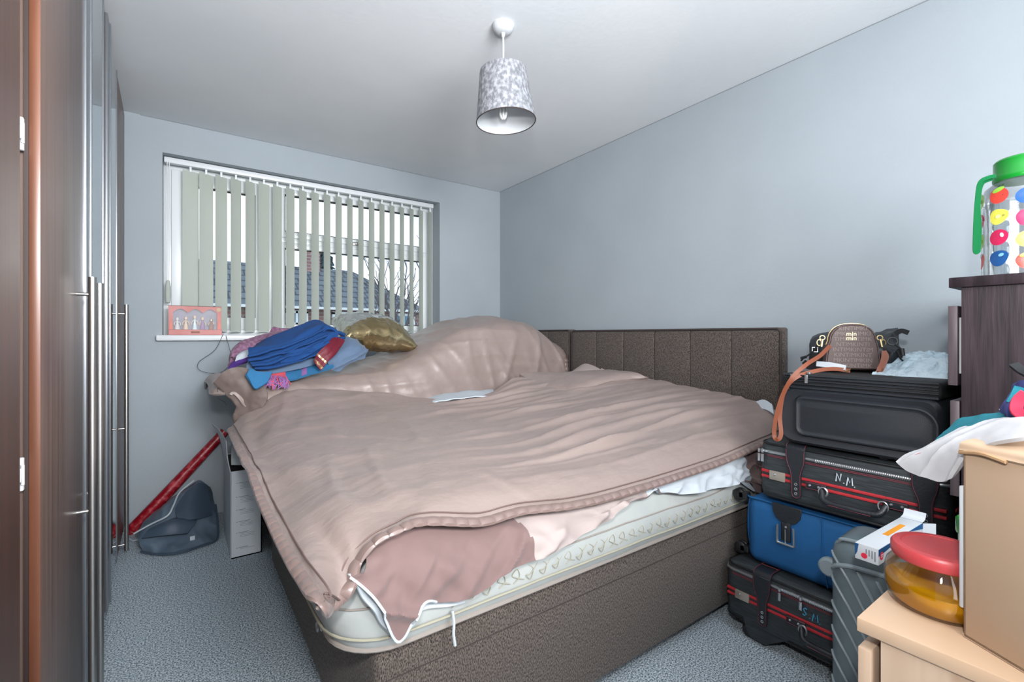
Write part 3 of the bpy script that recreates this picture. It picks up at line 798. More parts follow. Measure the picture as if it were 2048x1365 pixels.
bm = grid([[(1.984, 2.300, 0.835), (2.057, 2.200, 0.864), (2.158, 2.080, 0.874), (2.199, 2.000, 0.877)], [(2.062, 2.320, 0.849), (2.103, 2.240, 0.885), (2.155, 2.120, 0.897), (2.186, 2.030, 0.882)], [(2.151, 2.340, 0.867), (2.200, 2.280, 0.922), (2.199, 2.200, 0.923), (2.185, 2.080, 0.894)]], 24, 16, None, .01)
pc = obj('pillow_flap', bm, 'cream_cotton', pw, world=True)
pw2 = obj('pillow', pillow(bmesh.new(), (2.05, 1.36, .695), (0, 1, 0), (-1, 0, 0), None, .60, .34, .10), 'white_cotton')
solo(pw2, 'white pillow corner at the near end of the double headboard under the bedspread', 'pillow')
obj('pillow_flap', grid([[(2.200, 1.123, 0.795), (2.200, 1.082, 0.811), (2.180, 1.036, 0.797)], [(2.170, 1.108, 0.767), (2.160, 1.057, 0.774), (2.140, 1.009, 0.760)]], 10, 6, None, .012), 'white_cotton', pw2, world=True)

# sheet between the beds
ss = obj('sheet', grid([[(1.031, 2.300, 0.743), (1.174, 2.280, 0.765), (1.313, 2.250, 0.774), (1.459, 2.220, 0.778)], [(1.106, 2.480, 0.749), (1.250, 2.460, 0.774), (1.424, 2.440, 0.782), (1.572, 2.420, 0.780)], [(.9,2.5,.70),(1.1,2.5,.70),(1.35,2.5,.70),(1.6,2.5,.70)]], 40, 14, lambda u, v, p: .006 * fbm(p.x * 12, p.y * 6), .006), 'white_cotton')
solo(ss, 'white sheet sliver showing between the two bedspreads', 'sheet')

# patchwork duvet under the bedspread, hanging over the near side
hemp = [(0.291, 0.985, 0.616), (0.327, 0.962, 0.568), (0.377, 0.955, 0.462), (0.437, 0.957, 0.523), (0.486, 0.957, 0.508), (0.571, 0.955, 0.498), (0.673, 0.955, 0.526), (0.804, 0.957, 0.535), (0.996, 0.960, 0.560), (1.092, 0.965, 0.588), (1.206, 0.967, 0.604), (1.308, 0.967, 0.596), (1.415, 0.965, 0.568), (1.627, 0.963, 0.553), (1.816, 0.960, 0.544), (1.922, 0.955, 0.494)]
xs = [(.335,.36,.395,.44,.485,.575,.675,.805,.99,1.085,1.195,1.295,1.405,1.62,1.80,1.94)]
def hem_at(x):
    best = min(e0, key=lambda p: abs(p.x - x) + (10 if p.x < .3 else 0)); return best.y, best.z
top, mid, low = [], [], []
for k, x in enumerate(xs[0]):
    hy, hz = hem_at(x)
    top.append((x, hy + .14, hz - .035)); mid.append((x, hy + .035, hz - .022)); low.append(((hemp[k][0] + x) / 2, .972, (hz - .03) * .55 + hemp[k][2] * .45))
dv = thing('duvet', 'patchwork duvet in mauve, blush and white hanging over the near mattress side', 'duvet', (1.1, 1.05, .5))
bx = [P for P in ((0.670, 0.960, 0.602), (0.672, 0.980, 0.652))]
def dcol(u, v, p):
    x = p.x - .03 * math.sin(max(0, (.66 - p.z)) * 14)
    return 0 if x < .715 else (1 if x < 1.20 else (2 if x < 1.80 else 0))
def ddisp(u, v, p):
    w = max(0, min(1, (v - .36) * 3))
    return -w * (.018 * fbm(p.x * 6 + p.z * 5, p.z * 3, 5) + .022 * fold(noise.noise(Vector((p.x * 5.5 + p.z * 9, p.z * 4, 2.2))), 3) + .012 * fold(noise.noise(Vector((p.x * 11 - p.z * 12, p.z * 7, 5.2))), 3) - .006)
obj('cover', grid([top, mid, low, hemp], 260, 70, ddisp, -.008, dcol), ['mauve', 'cream_cotton', 'white_cotton'], dv, world=True)
Pd, Nd = grid.last
bm = bmesh.new(); tube(bm, [Pd[i][-1] for i in range(0, 66, 2)], .003, seg=6, smooth=False)
obj('white_edging', bm, 'white_cotton', dv, world=True)
# white lining corner that shows beside the tip
obj('white_lining', grid([[(0.284, 0.984, 0.621), (0.323, 0.965, 0.548), (0.359, 0.962, 0.487), (0.380, 0.960, 0.455)], [(0.312, 0.990, 0.608), (0.345, 0.975, 0.551), (0.379, 0.970, 0.491), (0.402, 0.965, 0.470)]], 30, 6, lambda u, v, p: .004 * math.sin(u * 20), .004), 'white_cotton', dv, world=True)
obj('white_lining', grid([[(0.384, 0.964, 0.458), (0.414, 0.966, 0.469), (0.442, 0.968, 0.498), (0.511, 0.968, 0.484), (0.551, 0.968, 0.480)], [(0.391, 0.972, 0.470), (0.421, 0.974, 0.482), (0.450, 0.976, 0.511), (0.516, 0.976, 0.497), (0.556, 0.976, 0.491)]], 30, 6, None, .004), 'white_cotton', dv, world=True)
bm = grid([[(1.801, 0.962, 0.540), (1.850, 0.958, 0.527), (1.879, 0.953, 0.489), (1.932, 0.950, 0.473)], [(1.829, 0.967, 0.564), (1.887, 0.963, 0.555), (1.939, 0.957, 0.537), (1.961, 0.952, 0.493)]], 14, 8, None, .006)
obj('hanging_corner', bm, 'mauve', dv, world=True)
bm = grid([[(1.757, 0.966, 0.557), (1.801, 0.962, 0.527), (1.862, 0.958, 0.493)], [(1.805, 0.968, 0.556), (1.835, 0.964, 0.532), (1.881, 0.960, 0.490)]], 8, 4, None, .003)
obj('white_lining', bm, 'white_cotton', dv, world=True)

# far bedspread heaped over the single bed and the bedding heaped there
ux = [.20, .125, .16, .30, .46, .66, .86, 1.06, 1.26, 1.46, 1.66, 1.84, 2.0, 2.14, 2.245]
zm = [.70, .855, .895, .91, .915, .92, .93, .985, 1.09, 1.185, 1.235, 1.245, 1.21, 1.135, 1.05]
rows = []
prof = [(2.465, .63, 0), (2.47, .68, .35), (2.49, .72, .72), (2.56, 0, .9), (2.70, 0, .965), (2.90, 0, 1.0), (3.1, 0, .97), (3.28, 0, .86), (3.38, 0, .70)]
for k, (y, z0, f) in enumerate(prof):
    r = []
    for i, x in enumerate(ux):
        zz = .64 + (zm[i] - .64) * f
        yy = y
        if i == 0: zz = .82; xx = .25
        else: xx = x
        if i >= 11 and k >= 5: zz -= .02 * (i - 10) * (k - 4) * .25
        if i in (1, 2) and k < 3: zz = max(zz, .84); xx = (.19, .21)[i - 1]
        if i == 3 and k < 2: zz = max(zz, .74)
        if i: r.append((xx, yy, zz))
    rows.append(r)
def fdisp(u, v, p):
    front = max(0, 1 - abs(p.y - 2.50) / .16)
    r1 = fold(noise.noise(Vector((p.x * 4.2 - p.z * 1.2, p.z * 1.2 + p.y * 2.2, 3.1))), 3.2)
    r2 = fold(noise.noise(Vector((p.x * 8 + p.z * 3, p.z * 2.0 + p.y * 3, 6.3))), 3.2)
    r3 = fold(noise.noise(Vector((p.x * 2.0, p.z * 12 + p.y * 5, 9.3))), 3.2)
    return .005 * fbm(p.x * 3, p.y * 5, p.z * 3) + .010 * r1 + .007 * r2 + front * .006 * r3 + .0015 * fbm(p.x * 16, p.y * 16, p.z * 16)
fb = thing('bedspread', 'champagne satin bedspread heaped over bedding on the single bed under the window', 'bedspread', (1.2, 2.9, .6))
obj('cover', grid(rows, 260, 120, fdisp, .012), 'satin', fb, world=True)
Pf, Nf = grid.last
# folded hanging corner at the foot, its shade painted into the satin
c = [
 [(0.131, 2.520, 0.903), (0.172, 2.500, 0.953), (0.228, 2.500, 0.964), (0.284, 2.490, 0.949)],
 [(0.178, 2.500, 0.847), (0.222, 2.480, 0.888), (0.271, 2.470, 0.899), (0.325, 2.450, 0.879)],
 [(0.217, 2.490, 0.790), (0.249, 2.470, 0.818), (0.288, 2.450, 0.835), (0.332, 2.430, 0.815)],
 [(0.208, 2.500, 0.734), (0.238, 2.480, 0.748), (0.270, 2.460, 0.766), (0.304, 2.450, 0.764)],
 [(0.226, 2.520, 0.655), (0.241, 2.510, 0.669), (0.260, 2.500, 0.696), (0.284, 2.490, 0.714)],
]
obj('hanging_corner', grid(c, 40, 50, lambda u, v, p: .006 * fbm(p.x * 14, p.z * 14), .01), 'satin_shade', fb, world=True, label='hanging corner with painted-in shade')
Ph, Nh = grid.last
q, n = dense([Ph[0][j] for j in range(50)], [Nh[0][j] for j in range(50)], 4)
hem(q, n, 'ruffled_border', fb, m='satin_shade', side=-1, w=.016, h=.004)  # border carries the same painted shade as the corner
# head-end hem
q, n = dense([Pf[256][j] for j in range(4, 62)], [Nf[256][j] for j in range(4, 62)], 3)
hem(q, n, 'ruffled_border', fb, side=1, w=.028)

# ------------------------------------------------------------------ things on the far bed
def cloth(name, m, label, cat, c, nu=50, nv=40, amp=.006, fr=14, thick=.012, layers=1, par=None, group=None, rid=0, an=0.0, **k):
    def d(u, v, p):
        a = p.x * math.cos(an) + p.z * math.sin(an); b = -p.x * math.sin(an) + p.z * math.cos(an)
        return amp * fbm(a * fr, p.y * fr, b * fr) + rid * ridge(a * 3, p.y * 3, b * 22) ** 2
    bm = grid(c, nu, nv, d, thick)
    o = obj(name, bm, m, par, world=par is not None)
    if par is None: solo(o, label, cat, group)
    return o

cloth('folded_cardigan', 'cloth_mauve', 'plum marl cardigan lying folded at the back left of the clothes pile', 'cardigan',
 [[(0.191, 2.675, 0.959), (0.205, 2.675, 1.007), (0.244, 2.675, 1.006), (0.334, 2.695, 1.029), (0.430, 2.715, 1.066), (0.528, 2.715, 1.065)],
  [(0.196, 2.715, 0.989), (0.215, 2.715, 1.038), (0.260, 2.735, 1.067), (0.353, 2.755, 1.087), (0.464, 2.775, 1.113), (0.565, 2.775, 1.113)],
  [(0.213, 2.775, 1.029), (0.240, 2.775, 1.067), (0.282, 2.795, 1.097), (0.376, 2.835, 1.124), (0.492, 2.865, 1.147), (0.597, 2.865, 1.142)],
  [(0.241, 2.895, 1.038), (0.269, 2.895, 1.070), (0.313, 2.915, 1.091), (0.418, 2.965, 1.113), (0.528, 2.995, 1.137), (0.624, 2.995, 1.125)]], amp=.008, thick=.03)
cloth('folded_cloth', 'cloth_mauve', 'plum cloth edge sticking up behind the royal blue wool', 'cloth',
 [[(0.399, 2.895, 1.119), (0.459, 2.895, 1.124), (0.537, 2.895, 1.124)], [(0.424, 2.915, 1.161), (0.475, 2.915, 1.158), (0.546, 2.915, 1.153)], [(0.451, 2.975, 1.159), (0.493, 2.975, 1.148), (0.557, 2.975, 1.142)]], 20, 14, .005, thick=.012)
cloth('folded_garment', 'cloth_purple', 'deep purple garment tucked under the left end of the pile', 'garment',
 [[(0.184, 2.575, 0.957), (0.225, 2.585, 0.979), (0.275, 2.595, 0.991)], [(0.201, 2.615, 0.983), (0.238, 2.615, 1.001), (0.281, 2.615, 1.015)], [(0.222, 2.675, 0.990), (0.255, 2.675, 1.008), (0.292, 2.675, 1.023)]], 20, 16, .005, thick=.014)
cloth('folded_garment', 'white_cotton', 'white lace-edged garment poking out left of the royal blue wool', 'garment',
 [[(0.217, 2.605, 0.993), (0.248, 2.605, 1.001), (0.292, 2.615, 1.015)], [(0.227, 2.635, 1.015), (0.257, 2.635, 1.029), (0.301, 2.635, 1.038)], [(0.250, 2.695, 1.028), (0.272, 2.695, 1.042), (0.312, 2.695, 1.052)]], 20, 16, .005, thick=.012)
# towel (bright blue) lowest
tw = thing('towel', 'bright blue striped towel with pink fringe at the bottom of the clothes pile', 'towel', (.45, 2.62, .85))
obj('cloth', grid([[(0.249, 2.430, 0.940), (0.274, 2.400, 0.878), (0.298, 2.400, 0.881), (0.330, 2.410, 0.901)], [(0.264, 2.460, 0.965), (0.293, 2.440, 0.949), (0.323, 2.440, 0.945), (0.355, 2.440, 0.946)]], 24, 14, lambda u, v, p: .003 * fbm(p.x * 20, p.z * 20), .012), 'cloth_towel', tw, world=True)
obj('cloth', grid([[(0.395, 2.465, 0.898), (0.457, 2.465, 0.906), (0.514, 2.465, 0.925), (0.584, 2.465, 0.942), (0.643, 2.475, 0.960)], [(0.399, 2.515, 0.942), (0.466, 2.515, 0.944), (0.524, 2.515, 0.959), (0.584, 2.515, 0.975), (0.633, 2.515, 0.984)], [(0.414, 2.615, 0.951), (0.485, 2.615, 0.953), (0.545, 2.615, 0.966), (0.607, 2.615, 0.980), (0.658, 2.615, 0.989)]], 40, 18, lambda u, v, p: .003 * fbm(p.x * 20, p.z * 20), .014, lambda u, v, p: 1 if .38 < u < .5 else 0), ['cloth_towel', 'fringe'], tw, world=True)
bm = bmesh.new(); R = random.Random(4)
for k in range(60):
    t = k / 59; a = Vector((0.331, 2.465, 0.925)).lerp(Vector((0.417, 2.465, 0.920)), t)
    b = a + Vector((R.uniform(-.03, .03), -.02, -.035 - R.random() * .03)); mdl = a.lerp(b, .5) + Vector((R.uniform(-.015, .015), -.012, R.uniform(-.01, .01)))
    tube(bm, [a, mdl, b], .0022, seg=5, n=6, mi=0 if k % 4 else 1)
obj('fringe', bm, ['fringe', 'fringe_red'], tw, world=True)
obj('fringe_band', grid([[(0.337, 2.463, 0.910), (0.379, 2.460, 0.899), (0.417, 2.463, 0.911)], [(0.363, 2.495, 0.938), (0.391, 2.495, 0.941), (0.418, 2.495, 0.943)]], 14, 10, lambda u, v, p: .006 * fbm(p.x * 30, p.z * 30), .008), 'fringe_red', tw, world=True)
cloth('folded_shirt', 'cloth_pale', 'dusty blue folded cotton garment under the royal blue wool', 'garment',
 [[(0.252, 2.495, 0.950), (0.308, 2.485, 0.929), (0.361, 2.485, 0.931), (0.438, 2.485, 0.942), (0.520, 2.495, 0.958), (0.608, 2.515, 0.985)],
  [(0.258, 2.515, 0.981), (0.310, 2.495, 0.971), (0.374, 2.495, 0.973), (0.451, 2.495, 0.985), (0.534, 2.505, 1.002), (0.621, 2.515, 1.036)],
  [(0.279, 2.595, 1.001), (0.333, 2.595, 0.999), (0.400, 2.595, 1.008), (0.481, 2.595, 1.026), (0.570, 2.615, 1.045), (0.658, 2.615, 1.075)]], 60, 30, .006, thick=.02, rid=.008)
cloth('folded_shirt', 'cloth_pale', 'dusty blue garment rolled into a loop right of the maroon silk', 'garment',
 [[(0.633, 2.495, 0.944), (0.665, 2.495, 0.932), (0.708, 2.495, 0.956), (0.763, 2.505, 0.980), (0.816, 2.535, 0.994)],
  [(0.613, 2.485, 0.986), (0.659, 2.470, 0.985), (0.717, 2.470, 1.009), (0.773, 2.485, 1.028), (0.832, 2.535, 1.026)],
  [(0.638, 2.515, 1.025), (0.678, 2.495, 1.040), (0.732, 2.505, 1.060), (0.785, 2.525, 1.065), (0.836, 2.565, 1.047)],
  [(0.679, 2.595, 1.065), (0.718, 2.595, 1.091), (0.764, 2.615, 1.096), (0.805, 2.615, 1.080), (0.848, 2.635, 1.057)],
  [(0.716, 2.715, 1.062), (0.751, 2.715, 1.079), (0.793, 2.715, 1.084), (0.827, 2.715, 1.073), (0.862, 2.715, 1.043)]], 40, 44, .006, thick=.02, rid=.010, an=.5)
# royal blue wool, several stacked layers
bw = thing('folded_blanket', 'royal blue wool blanket folded in layers on top of the clothes pile', 'blanket', (.5, 2.7, 1.0))
def lay(cc, name='fold_layer', m='cloth_blue', rid=.012):
    obj(name, grid(cc, 70, 40, lambda u, v, p: .004 * fbm(p.x * 12, p.y * 12, p.z * 12) + rid * (.5 + .5 * math.sin(v * 17 + 2.2 * math.sin(u * 4.5) + 1.5 * fbm(u * 3, v * 2, 1))) ** 2, .016), m, bw, world=True)
lay([[(0.275, 2.465, 0.967), (0.346, 2.455, 0.958), (0.422, 2.455, 0.993), (0.512, 2.455, 1.010), (0.608, 2.465, 1.052), (0.655, 2.485, 1.087)],
     [(0.261, 2.485, 1.011), (0.327, 2.465, 1.010), (0.413, 2.465, 1.036), (0.509, 2.475, 1.068), (0.601, 2.485, 1.113), (0.673, 2.515, 1.123)],
     [(0.277, 2.575, 1.050), (0.336, 2.535, 1.069), (0.420, 2.535, 1.098), (0.507, 2.545, 1.133), (0.593, 2.555, 1.155), (0.679, 2.575, 1.134)],
     [(0.316, 2.695, 1.062), (0.377, 2.675, 1.098), (0.452, 2.675, 1.134), (0.533, 2.675, 1.166), (0.608, 2.675, 1.186), (0.673, 2.675, 1.160)],
     [(0.349, 2.815, 1.054), (0.406, 2.795, 1.091), (0.480, 2.795, 1.124), (0.557, 2.795, 1.158), (0.621, 2.765, 1.191), (0.688, 2.775, 1.153)]])
lay([[(0.388, 2.445, 0.980), (0.451, 2.435, 0.993), (0.519, 2.435, 1.020), (0.591, 2.445, 1.053)],
     [(0.392, 2.445, 1.011), (0.450, 2.430, 1.031), (0.513, 2.430, 1.050), (0.584, 2.435, 1.078)],
     [(0.407, 2.485, 1.031), (0.463, 2.475, 1.049), (0.523, 2.475, 1.073), (0.589, 2.475, 1.103)]], rid=.006)
bm = bmesh.new()
pass
for F in ([(0.256, 2.460, 1.016), (0.346, 2.455, 1.042), (0.456, 2.460, 1.079), (0.573, 2.490, 1.133), (0.615, 2.520, 1.159)],
          [(0.256, 2.455, 0.998), (0.356, 2.445, 1.019), (0.477, 2.450, 1.060), (0.600, 2.460, 1.113)],
          [(0.271, 2.450, 0.975), (0.365, 2.440, 0.991), (0.447, 2.435, 1.027), (0.519, 2.435, 1.035), (0.607, 2.450, 1.078)],
          [(0.284, 2.450, 0.960), (0.375, 2.430, 0.972), (0.472, 2.425, 0.993), (0.578, 2.440, 1.033)]):
    fb_ = tube(bmesh.new(), F, lambda t: .013 + .004 * math.sin(t * 7), seg=10, n=50, flat=.55)
    for v in fb_.verts: v.co += Vector((0, -.004, .006)) * fbm(v.co.x * 14, v.co.z * 14)
    obj('fold_edge', fb_, 'cloth_blue', bw, world=True)
bm = bmesh.new()
P1 = [(0.594, 2.515, 1.133), (0.613, 2.515, 1.149), (0.643, 2.515, 1.149), (0.663, 2.515, 1.129), (0.650, 2.505, 1.103), (0.618, 2.495, 1.093)]
tube(bm, P1, .017, seg=10, n=30, flat=.6); tube(bm, [(0.638, 2.495, 1.113), (0.673, 2.515, 1.129), (0.709, 2.535, 1.118)], .014, seg=10, n=14, flat=.7)
tube(bm, [(0.626, 2.485, 1.082), (0.660, 2.505, 1.097), (0.709, 2.535, 1.102)], .012, seg=10, n=14, flat=.7)
obj('rolled_end', bm, 'cloth_blue', bw, world=True)
mr = thing('silk_scarf', 'maroon silk scarf with gold woven border hanging out of the clothes pile', 'scarf', (.68, 2.46, .95))
obj('cloth', grid([[(0.534, 2.430, 0.991), (0.548, 2.420, 0.964), (0.567, 2.420, 0.941)], [(0.553, 2.420, 1.030), (0.578, 2.410, 1.005), (0.597, 2.410, 0.985)], [(0.593, 2.430, 1.068), (0.619, 2.420, 1.043), (0.641, 2.430, 1.022)], [(0.649, 2.500, 1.113), (0.679, 2.500, 1.103), (0.705, 2.500, 1.087)]], 40, 70, lambda u, v, p: .006 * math.sin(u * 9) * .4 + .003 * fbm(p.x * 20, p.z * 20), .008, lambda u, v, p: 1 if (.04 < v < .12 or .24 < v < .31) and math.sin(u * 50) * math.sin(v * 110) > -.2 else 0), ['cloth_maroon', 'brass'], mr, world=True)
# gold pillow
gp = thing('foil_packed_cushion', 'puffy cushion in crinkled gold and silver foil wrap by the window', 'cushion', (.98, 2.95, 1.0))
def crink(bm, amp=.008):
    for v in bm.verts:
        n = v.normal if v.normal.length else Vector((0, 0, 1))
        v.co += Vector((0, 0, 1)) * amp * (noise.cell(v.co * 12) * 0 + ridge(v.co.x * 9, v.co.y * 9, v.co.z * 7) ** 2 + .8 * ridge(v.co.x * 16 + v.co.y * 9, v.co.y * 18, v.co.z * 14) ** 2) 
    return bm
bm = pillow(bmesh.new(), (0.962, 2.800, 1.125), (1, .05, -.14), (0, .86, .3), None, .44, .34, .20)
crink(bm, .012)
for f in bm.faces:
    c0 = f.calc_center_median()
    if c0.z > 1.12 - .1 * (c0.x - .98) and c0.y > 2.74 + .25 * (c0.x - .98): f.material_index = 1
obj('foil_wrap', bm, ['gold', 'silverfoil'], gp, world=True)

# ------------------------------------------------------------------ boxed dolls on the sill
gb = thing('gift_box', 'salmon pink display box with clear window standing on the window sill', 'box', (.07, YB + .0, 1.118))
bx0, bx1, bz0, bz1, by = -.055, .212, 1.1185, 1.292, YB - .028
bm = bmesh.new()
box(bm, bx0, bx1 + .004, by - .006, by + .055, bz0, bz0 + .032, .002); box(bm, bx0, bx0 + .022, by, by + .05, bz0 + .03, bz1 - .04); box(bm, bx1 - .022, bx1, by, by + .05, bz0 + .03, bz1 - .04)
obj('backing', B(bx0 + .02, bx1 - .02, by + .044, by + .049, bz0 + .03, bz1 - .008), 'boxback', gb, world=True)
arch = []
for k in range(25):
    t = k / 24; x = bx0 + .02 + t * (bx1 - bx0 - .04); arch.append((x, bz1 - .036 + .024 * abs(math.sin(t * PI * 3)) - .004))
prism(bm, [(bx0, bz1), (bx0, bz1 - .04)] + arch + [(bx1, bz1 - .04), (bx1, bz1)], by, by + .006)
obj('box_body', bm, 'pinkbox', gb, world=True, smooth=False)
obj('top_edge', B(bx0 - .002, bx1 + .002, by - .002, by + .052, bz1, bz1 + .0025), 'mauve', gb, world=True)
obj('clear_window', B(bx0 + .01, bx1 - .01, by + .0005, by + .0015, bz0 + .03, bz1 - .01), 'film', gb, world=True)
for x in (bx0 + .012, bx1 - .012):
    obj('tower_print', prism(bmesh.new(), [(x - .008, bz0 + .034), (x + .008, bz0 + .034), (x + .001, bz0 + .085), (x - .001, bz0 + .085)], by - .0025, by - .0005), 'pinkbox2', gb, world=True, smooth=False)
obj('front_label', B(.055, .10, by - .008, by - .006, bz0 + .01, bz0 + .022), 'tan', gb, world=True)
obj('round_badge', lathe(bmesh.new(), [(0, 0), (.012, 0), (.012, .002), (0, .002)], (0, 0, 0), 20), 'badge_tan', gb).matrix_local = Matrix.Translation((bx1 - .014 - .07, by - .003 - YB, bz1 - .018 - 1.118)) @ Matrix.Rotation(PI / 2, 4, 'X')
for nm, x, h, body, head, lab in (('doll', -.012, .075, 'offwhite', 'offwhite', 'white figure at the left end inside the salmon display box'),
                            ('doll', .030, .082, 'palewood', 'palewood', 'yellow figure second from left inside the salmon display box'),
                            ('doll', .075, .09, 'bubble', 'palewood', 'pale blue figure in the middle of the salmon display box'),
                            ('doll', .115, .08, 'fringe', 'palewood', 'lilac figure right of the middle in the salmon display box'),
                            ('doll', .160, .07, 'tan', 'brass', 'tan figure at the right end inside the salmon display box')):
    d = thing(nm, lab, 'doll', (x, by + .025, bz0 + .033), group='figures inside the display box')
    obj('body', lathe(bmesh.new(), [(0, 0), (.014, 0), (.012, .02), (.006, h * .5), (.009, h * .62), (.004, h * .72), (0, h * .72)], (0, 0, 0), 16), body, d)
    obj('head', lathe(bmesh.new(), [(0, h * .7), (.007, h * .74), (.009, h * .84), (.006, h * .95), (0, h)], (0, 0, 0), 16), head, d)
    bm = bmesh.new(); tube(bm, [(-.009, 0, h * .62), (-.016, -.002, h * .45), (-.014, -.006, h * .32)], .0025, seg=6); tube(bm, [(.009, 0, h * .62), (.016, -.002, h * .45), (.014, -.006, h * .32)], .0025, seg=6)
    obj('arms', bm, head, d)
th_ = obj('thread', T([(0.222, 3.420, 1.125), (0.178, 3.420, 1.026), (0.095, 3.420, 0.952), (0.105, 3.420, 0.900), (0.203, 3.400, 0.884), (0.261, 3.400, 0.963), (0.235, 3.410, 1.113)], .0016, seg=5, n=60), 'cord')
solo(th_, 'loose dark thread looping down from the window sill', 'thread')
th_ = obj('thread', T([(0.142, 2.520, 0.894), (0.144, 2.540, 0.830), (0.178, 2.640, 0.790), (0.188, 2.640, 0.750)], .0013, seg=5, n=30), 'cord')
solo(th_, 'short thread dangling below the bedspread corner', 'thread')

# ------------------------------------------------------------------ floor items by the window wall
wb = thing('packing_box', 'tall white open packing box with printed notes standing at the foot of the single bed', 'box', (.28, 2.9, 0))
X0, X1, Y0, Y1, HB = .208, .344, 2.705, 3.14, .435
bm = bmesh.new()
box(bm, X0, X1, Y0, Y0 + .005, 0, HB); box(bm, X0, X1, Y1 - .005, Y1, 0, HB); box(bm, X1 - .005, X1, Y0, Y1, 0, HB); box(bm, X0, X1, Y0, Y1, 0, .006)
obj('carton', bm, 'white_card', wb, world=True, smooth=False)
bm = B(X0 - .003, X0 + .001, Y0, Y1, 0, HB)
obj('side_panel', bm, 'grey_card', wb, world=True, smooth=False, label='grey printed side')
bm = grid([[(X0, Y0, HB - .004), (X0, (Y0 + Y1) / 2, HB - .004), (X0, Y1, HB - .004)], [(X0 - .012, Y0 + .003, .50), (X0 - .018, (Y0 + Y1) / 2, .52), (X0 - .022, Y1 + .005, .54)], [(0.190, 2.720, 0.590), (.175, 2.92, .61), (0.148, 3.120, 0.624)]], 20, 16, None, .004)
obj('open_flap', bm, 'grey_card', wb, world=True, label='grey flap folded open')
bm = grid([[(X0 + .002, Y0 + .02, HB + .03), (.28, Y0 + .02, HB + .02), (X1, Y0 + .02, HB + .028)], [(X0 + .003, Y0 + .03, .50), (.28, Y0 + .035, .495), (X1, Y0 + .03, .49)], [(X0 + .006, Y0 + .06, .555), (.27, Y0 + .07, .55), (X1, Y0 + .06, .54)]], 12, 8, None, .004)
obj('inner_flap', bm, 'grey_card', wb, world=True)
obj('painted_hollow_shade', B(X0 + .003, X1 - .006, Y0 + .006, Y1 - .006, .30, .43), 'dark_gap', wb, world=True)  # dark block painting the shade inside the open carton
bm = bmesh.new(); R = random.Random(9)
for zt, nl in ((.375, 5), (.305, 5), (.24, 4), (.18, 4), (.125, 4), (.05, 2)):
    for k in range(nl):
        a = X0 + .032 + (0.008 if k else 0); w = R.uniform(.052, .066) if k else R.uniform(.03, .06)
        box(bm, a, a + w, Y0 - .0006, Y0, zt - k * .0075 - (.0024 if k == 0 else .0012), zt - k * .0075)
    box(bm, X0 + .022, X0 + .028, Y0 - .0006, Y0, zt - .0025, zt)
obj('printed_notes', bm, 'ink', wb, world=True, smooth=False)
rp = obj('rolled_paper', T([(.30, 3.02, .45), (.27, 2.98, .60)], .02, seg=12, smooth=False), 'foil_red'); solo(rp, 'short red and white roll poking out of the white packing box', 'roll')
gcl = obj('folded_garment', grid([[(.235, 2.80, .50), (.29, 2.80, .53), (.34, 2.80, .52)], [(.235, 2.95, .55), (.29, 2.95, .585), (.34, 2.95, .58)], [(.235, 3.05, .52), (.29, 3.05, .55), (.34, 3.05, .54)]], 14, 14, lambda u, v, p: .006 * fbm(p.x * 20, p.y * 20), .02), 'bag_grey')
solo(gcl, 'slate blue cloth stuffed in the top of the white packing box', 'cloth')

rt = thing('wrapped_tube', 'long red foil wrapped tube leaning against the wall behind the grey bag', 'tube', (-.2, 3.38, 0))
a = Vector((-0.210, 3.380, 0.026)); b = Vector((0.183, 3.420, 0.463)); bb = a + (b - a) * 1.12
obj('tube_body', tube(bmesh.new(), [a, a.lerp(bb, .25), a.lerp(bb, .5), a.lerp(bb, .75), bb], lambda t: .034 - .007 * t, seg=18, n=60, smooth=True), 'foil_red', rt, world=True)
bm = tube(bmesh.new(), [a + (a - b).normalized() * .045, a + (a - b).normalized() * .02, a], lambda t: .014 + .020 * t, seg=14, n=10)
for v in bm.verts: v.co += Vector((1, 1, 1)) * .004 * fbm(v.co.x * 60, v.co.z * 60, v.co.y * 60)
obj('twisted_end', bm, 'foil_red', rt, world=True)
obj('gold_tie', torus(bmesh.new(), a + (a - b).normalized() * .012, .024, .004, tuple(a - b), 20, 6), 'brass', rt, world=True)
cd = obj('white_cord', T([(-0.231, 3.281, 0.010), (-0.196, 3.225, 0.010), (-0.154, 3.231, 0.030), (-0.132, 3.220, 0.050)], .003, seg=6), 'white_cotton'); solo(cd, 'short white cord lying on the carpet at the end of the red tube', 'cord')

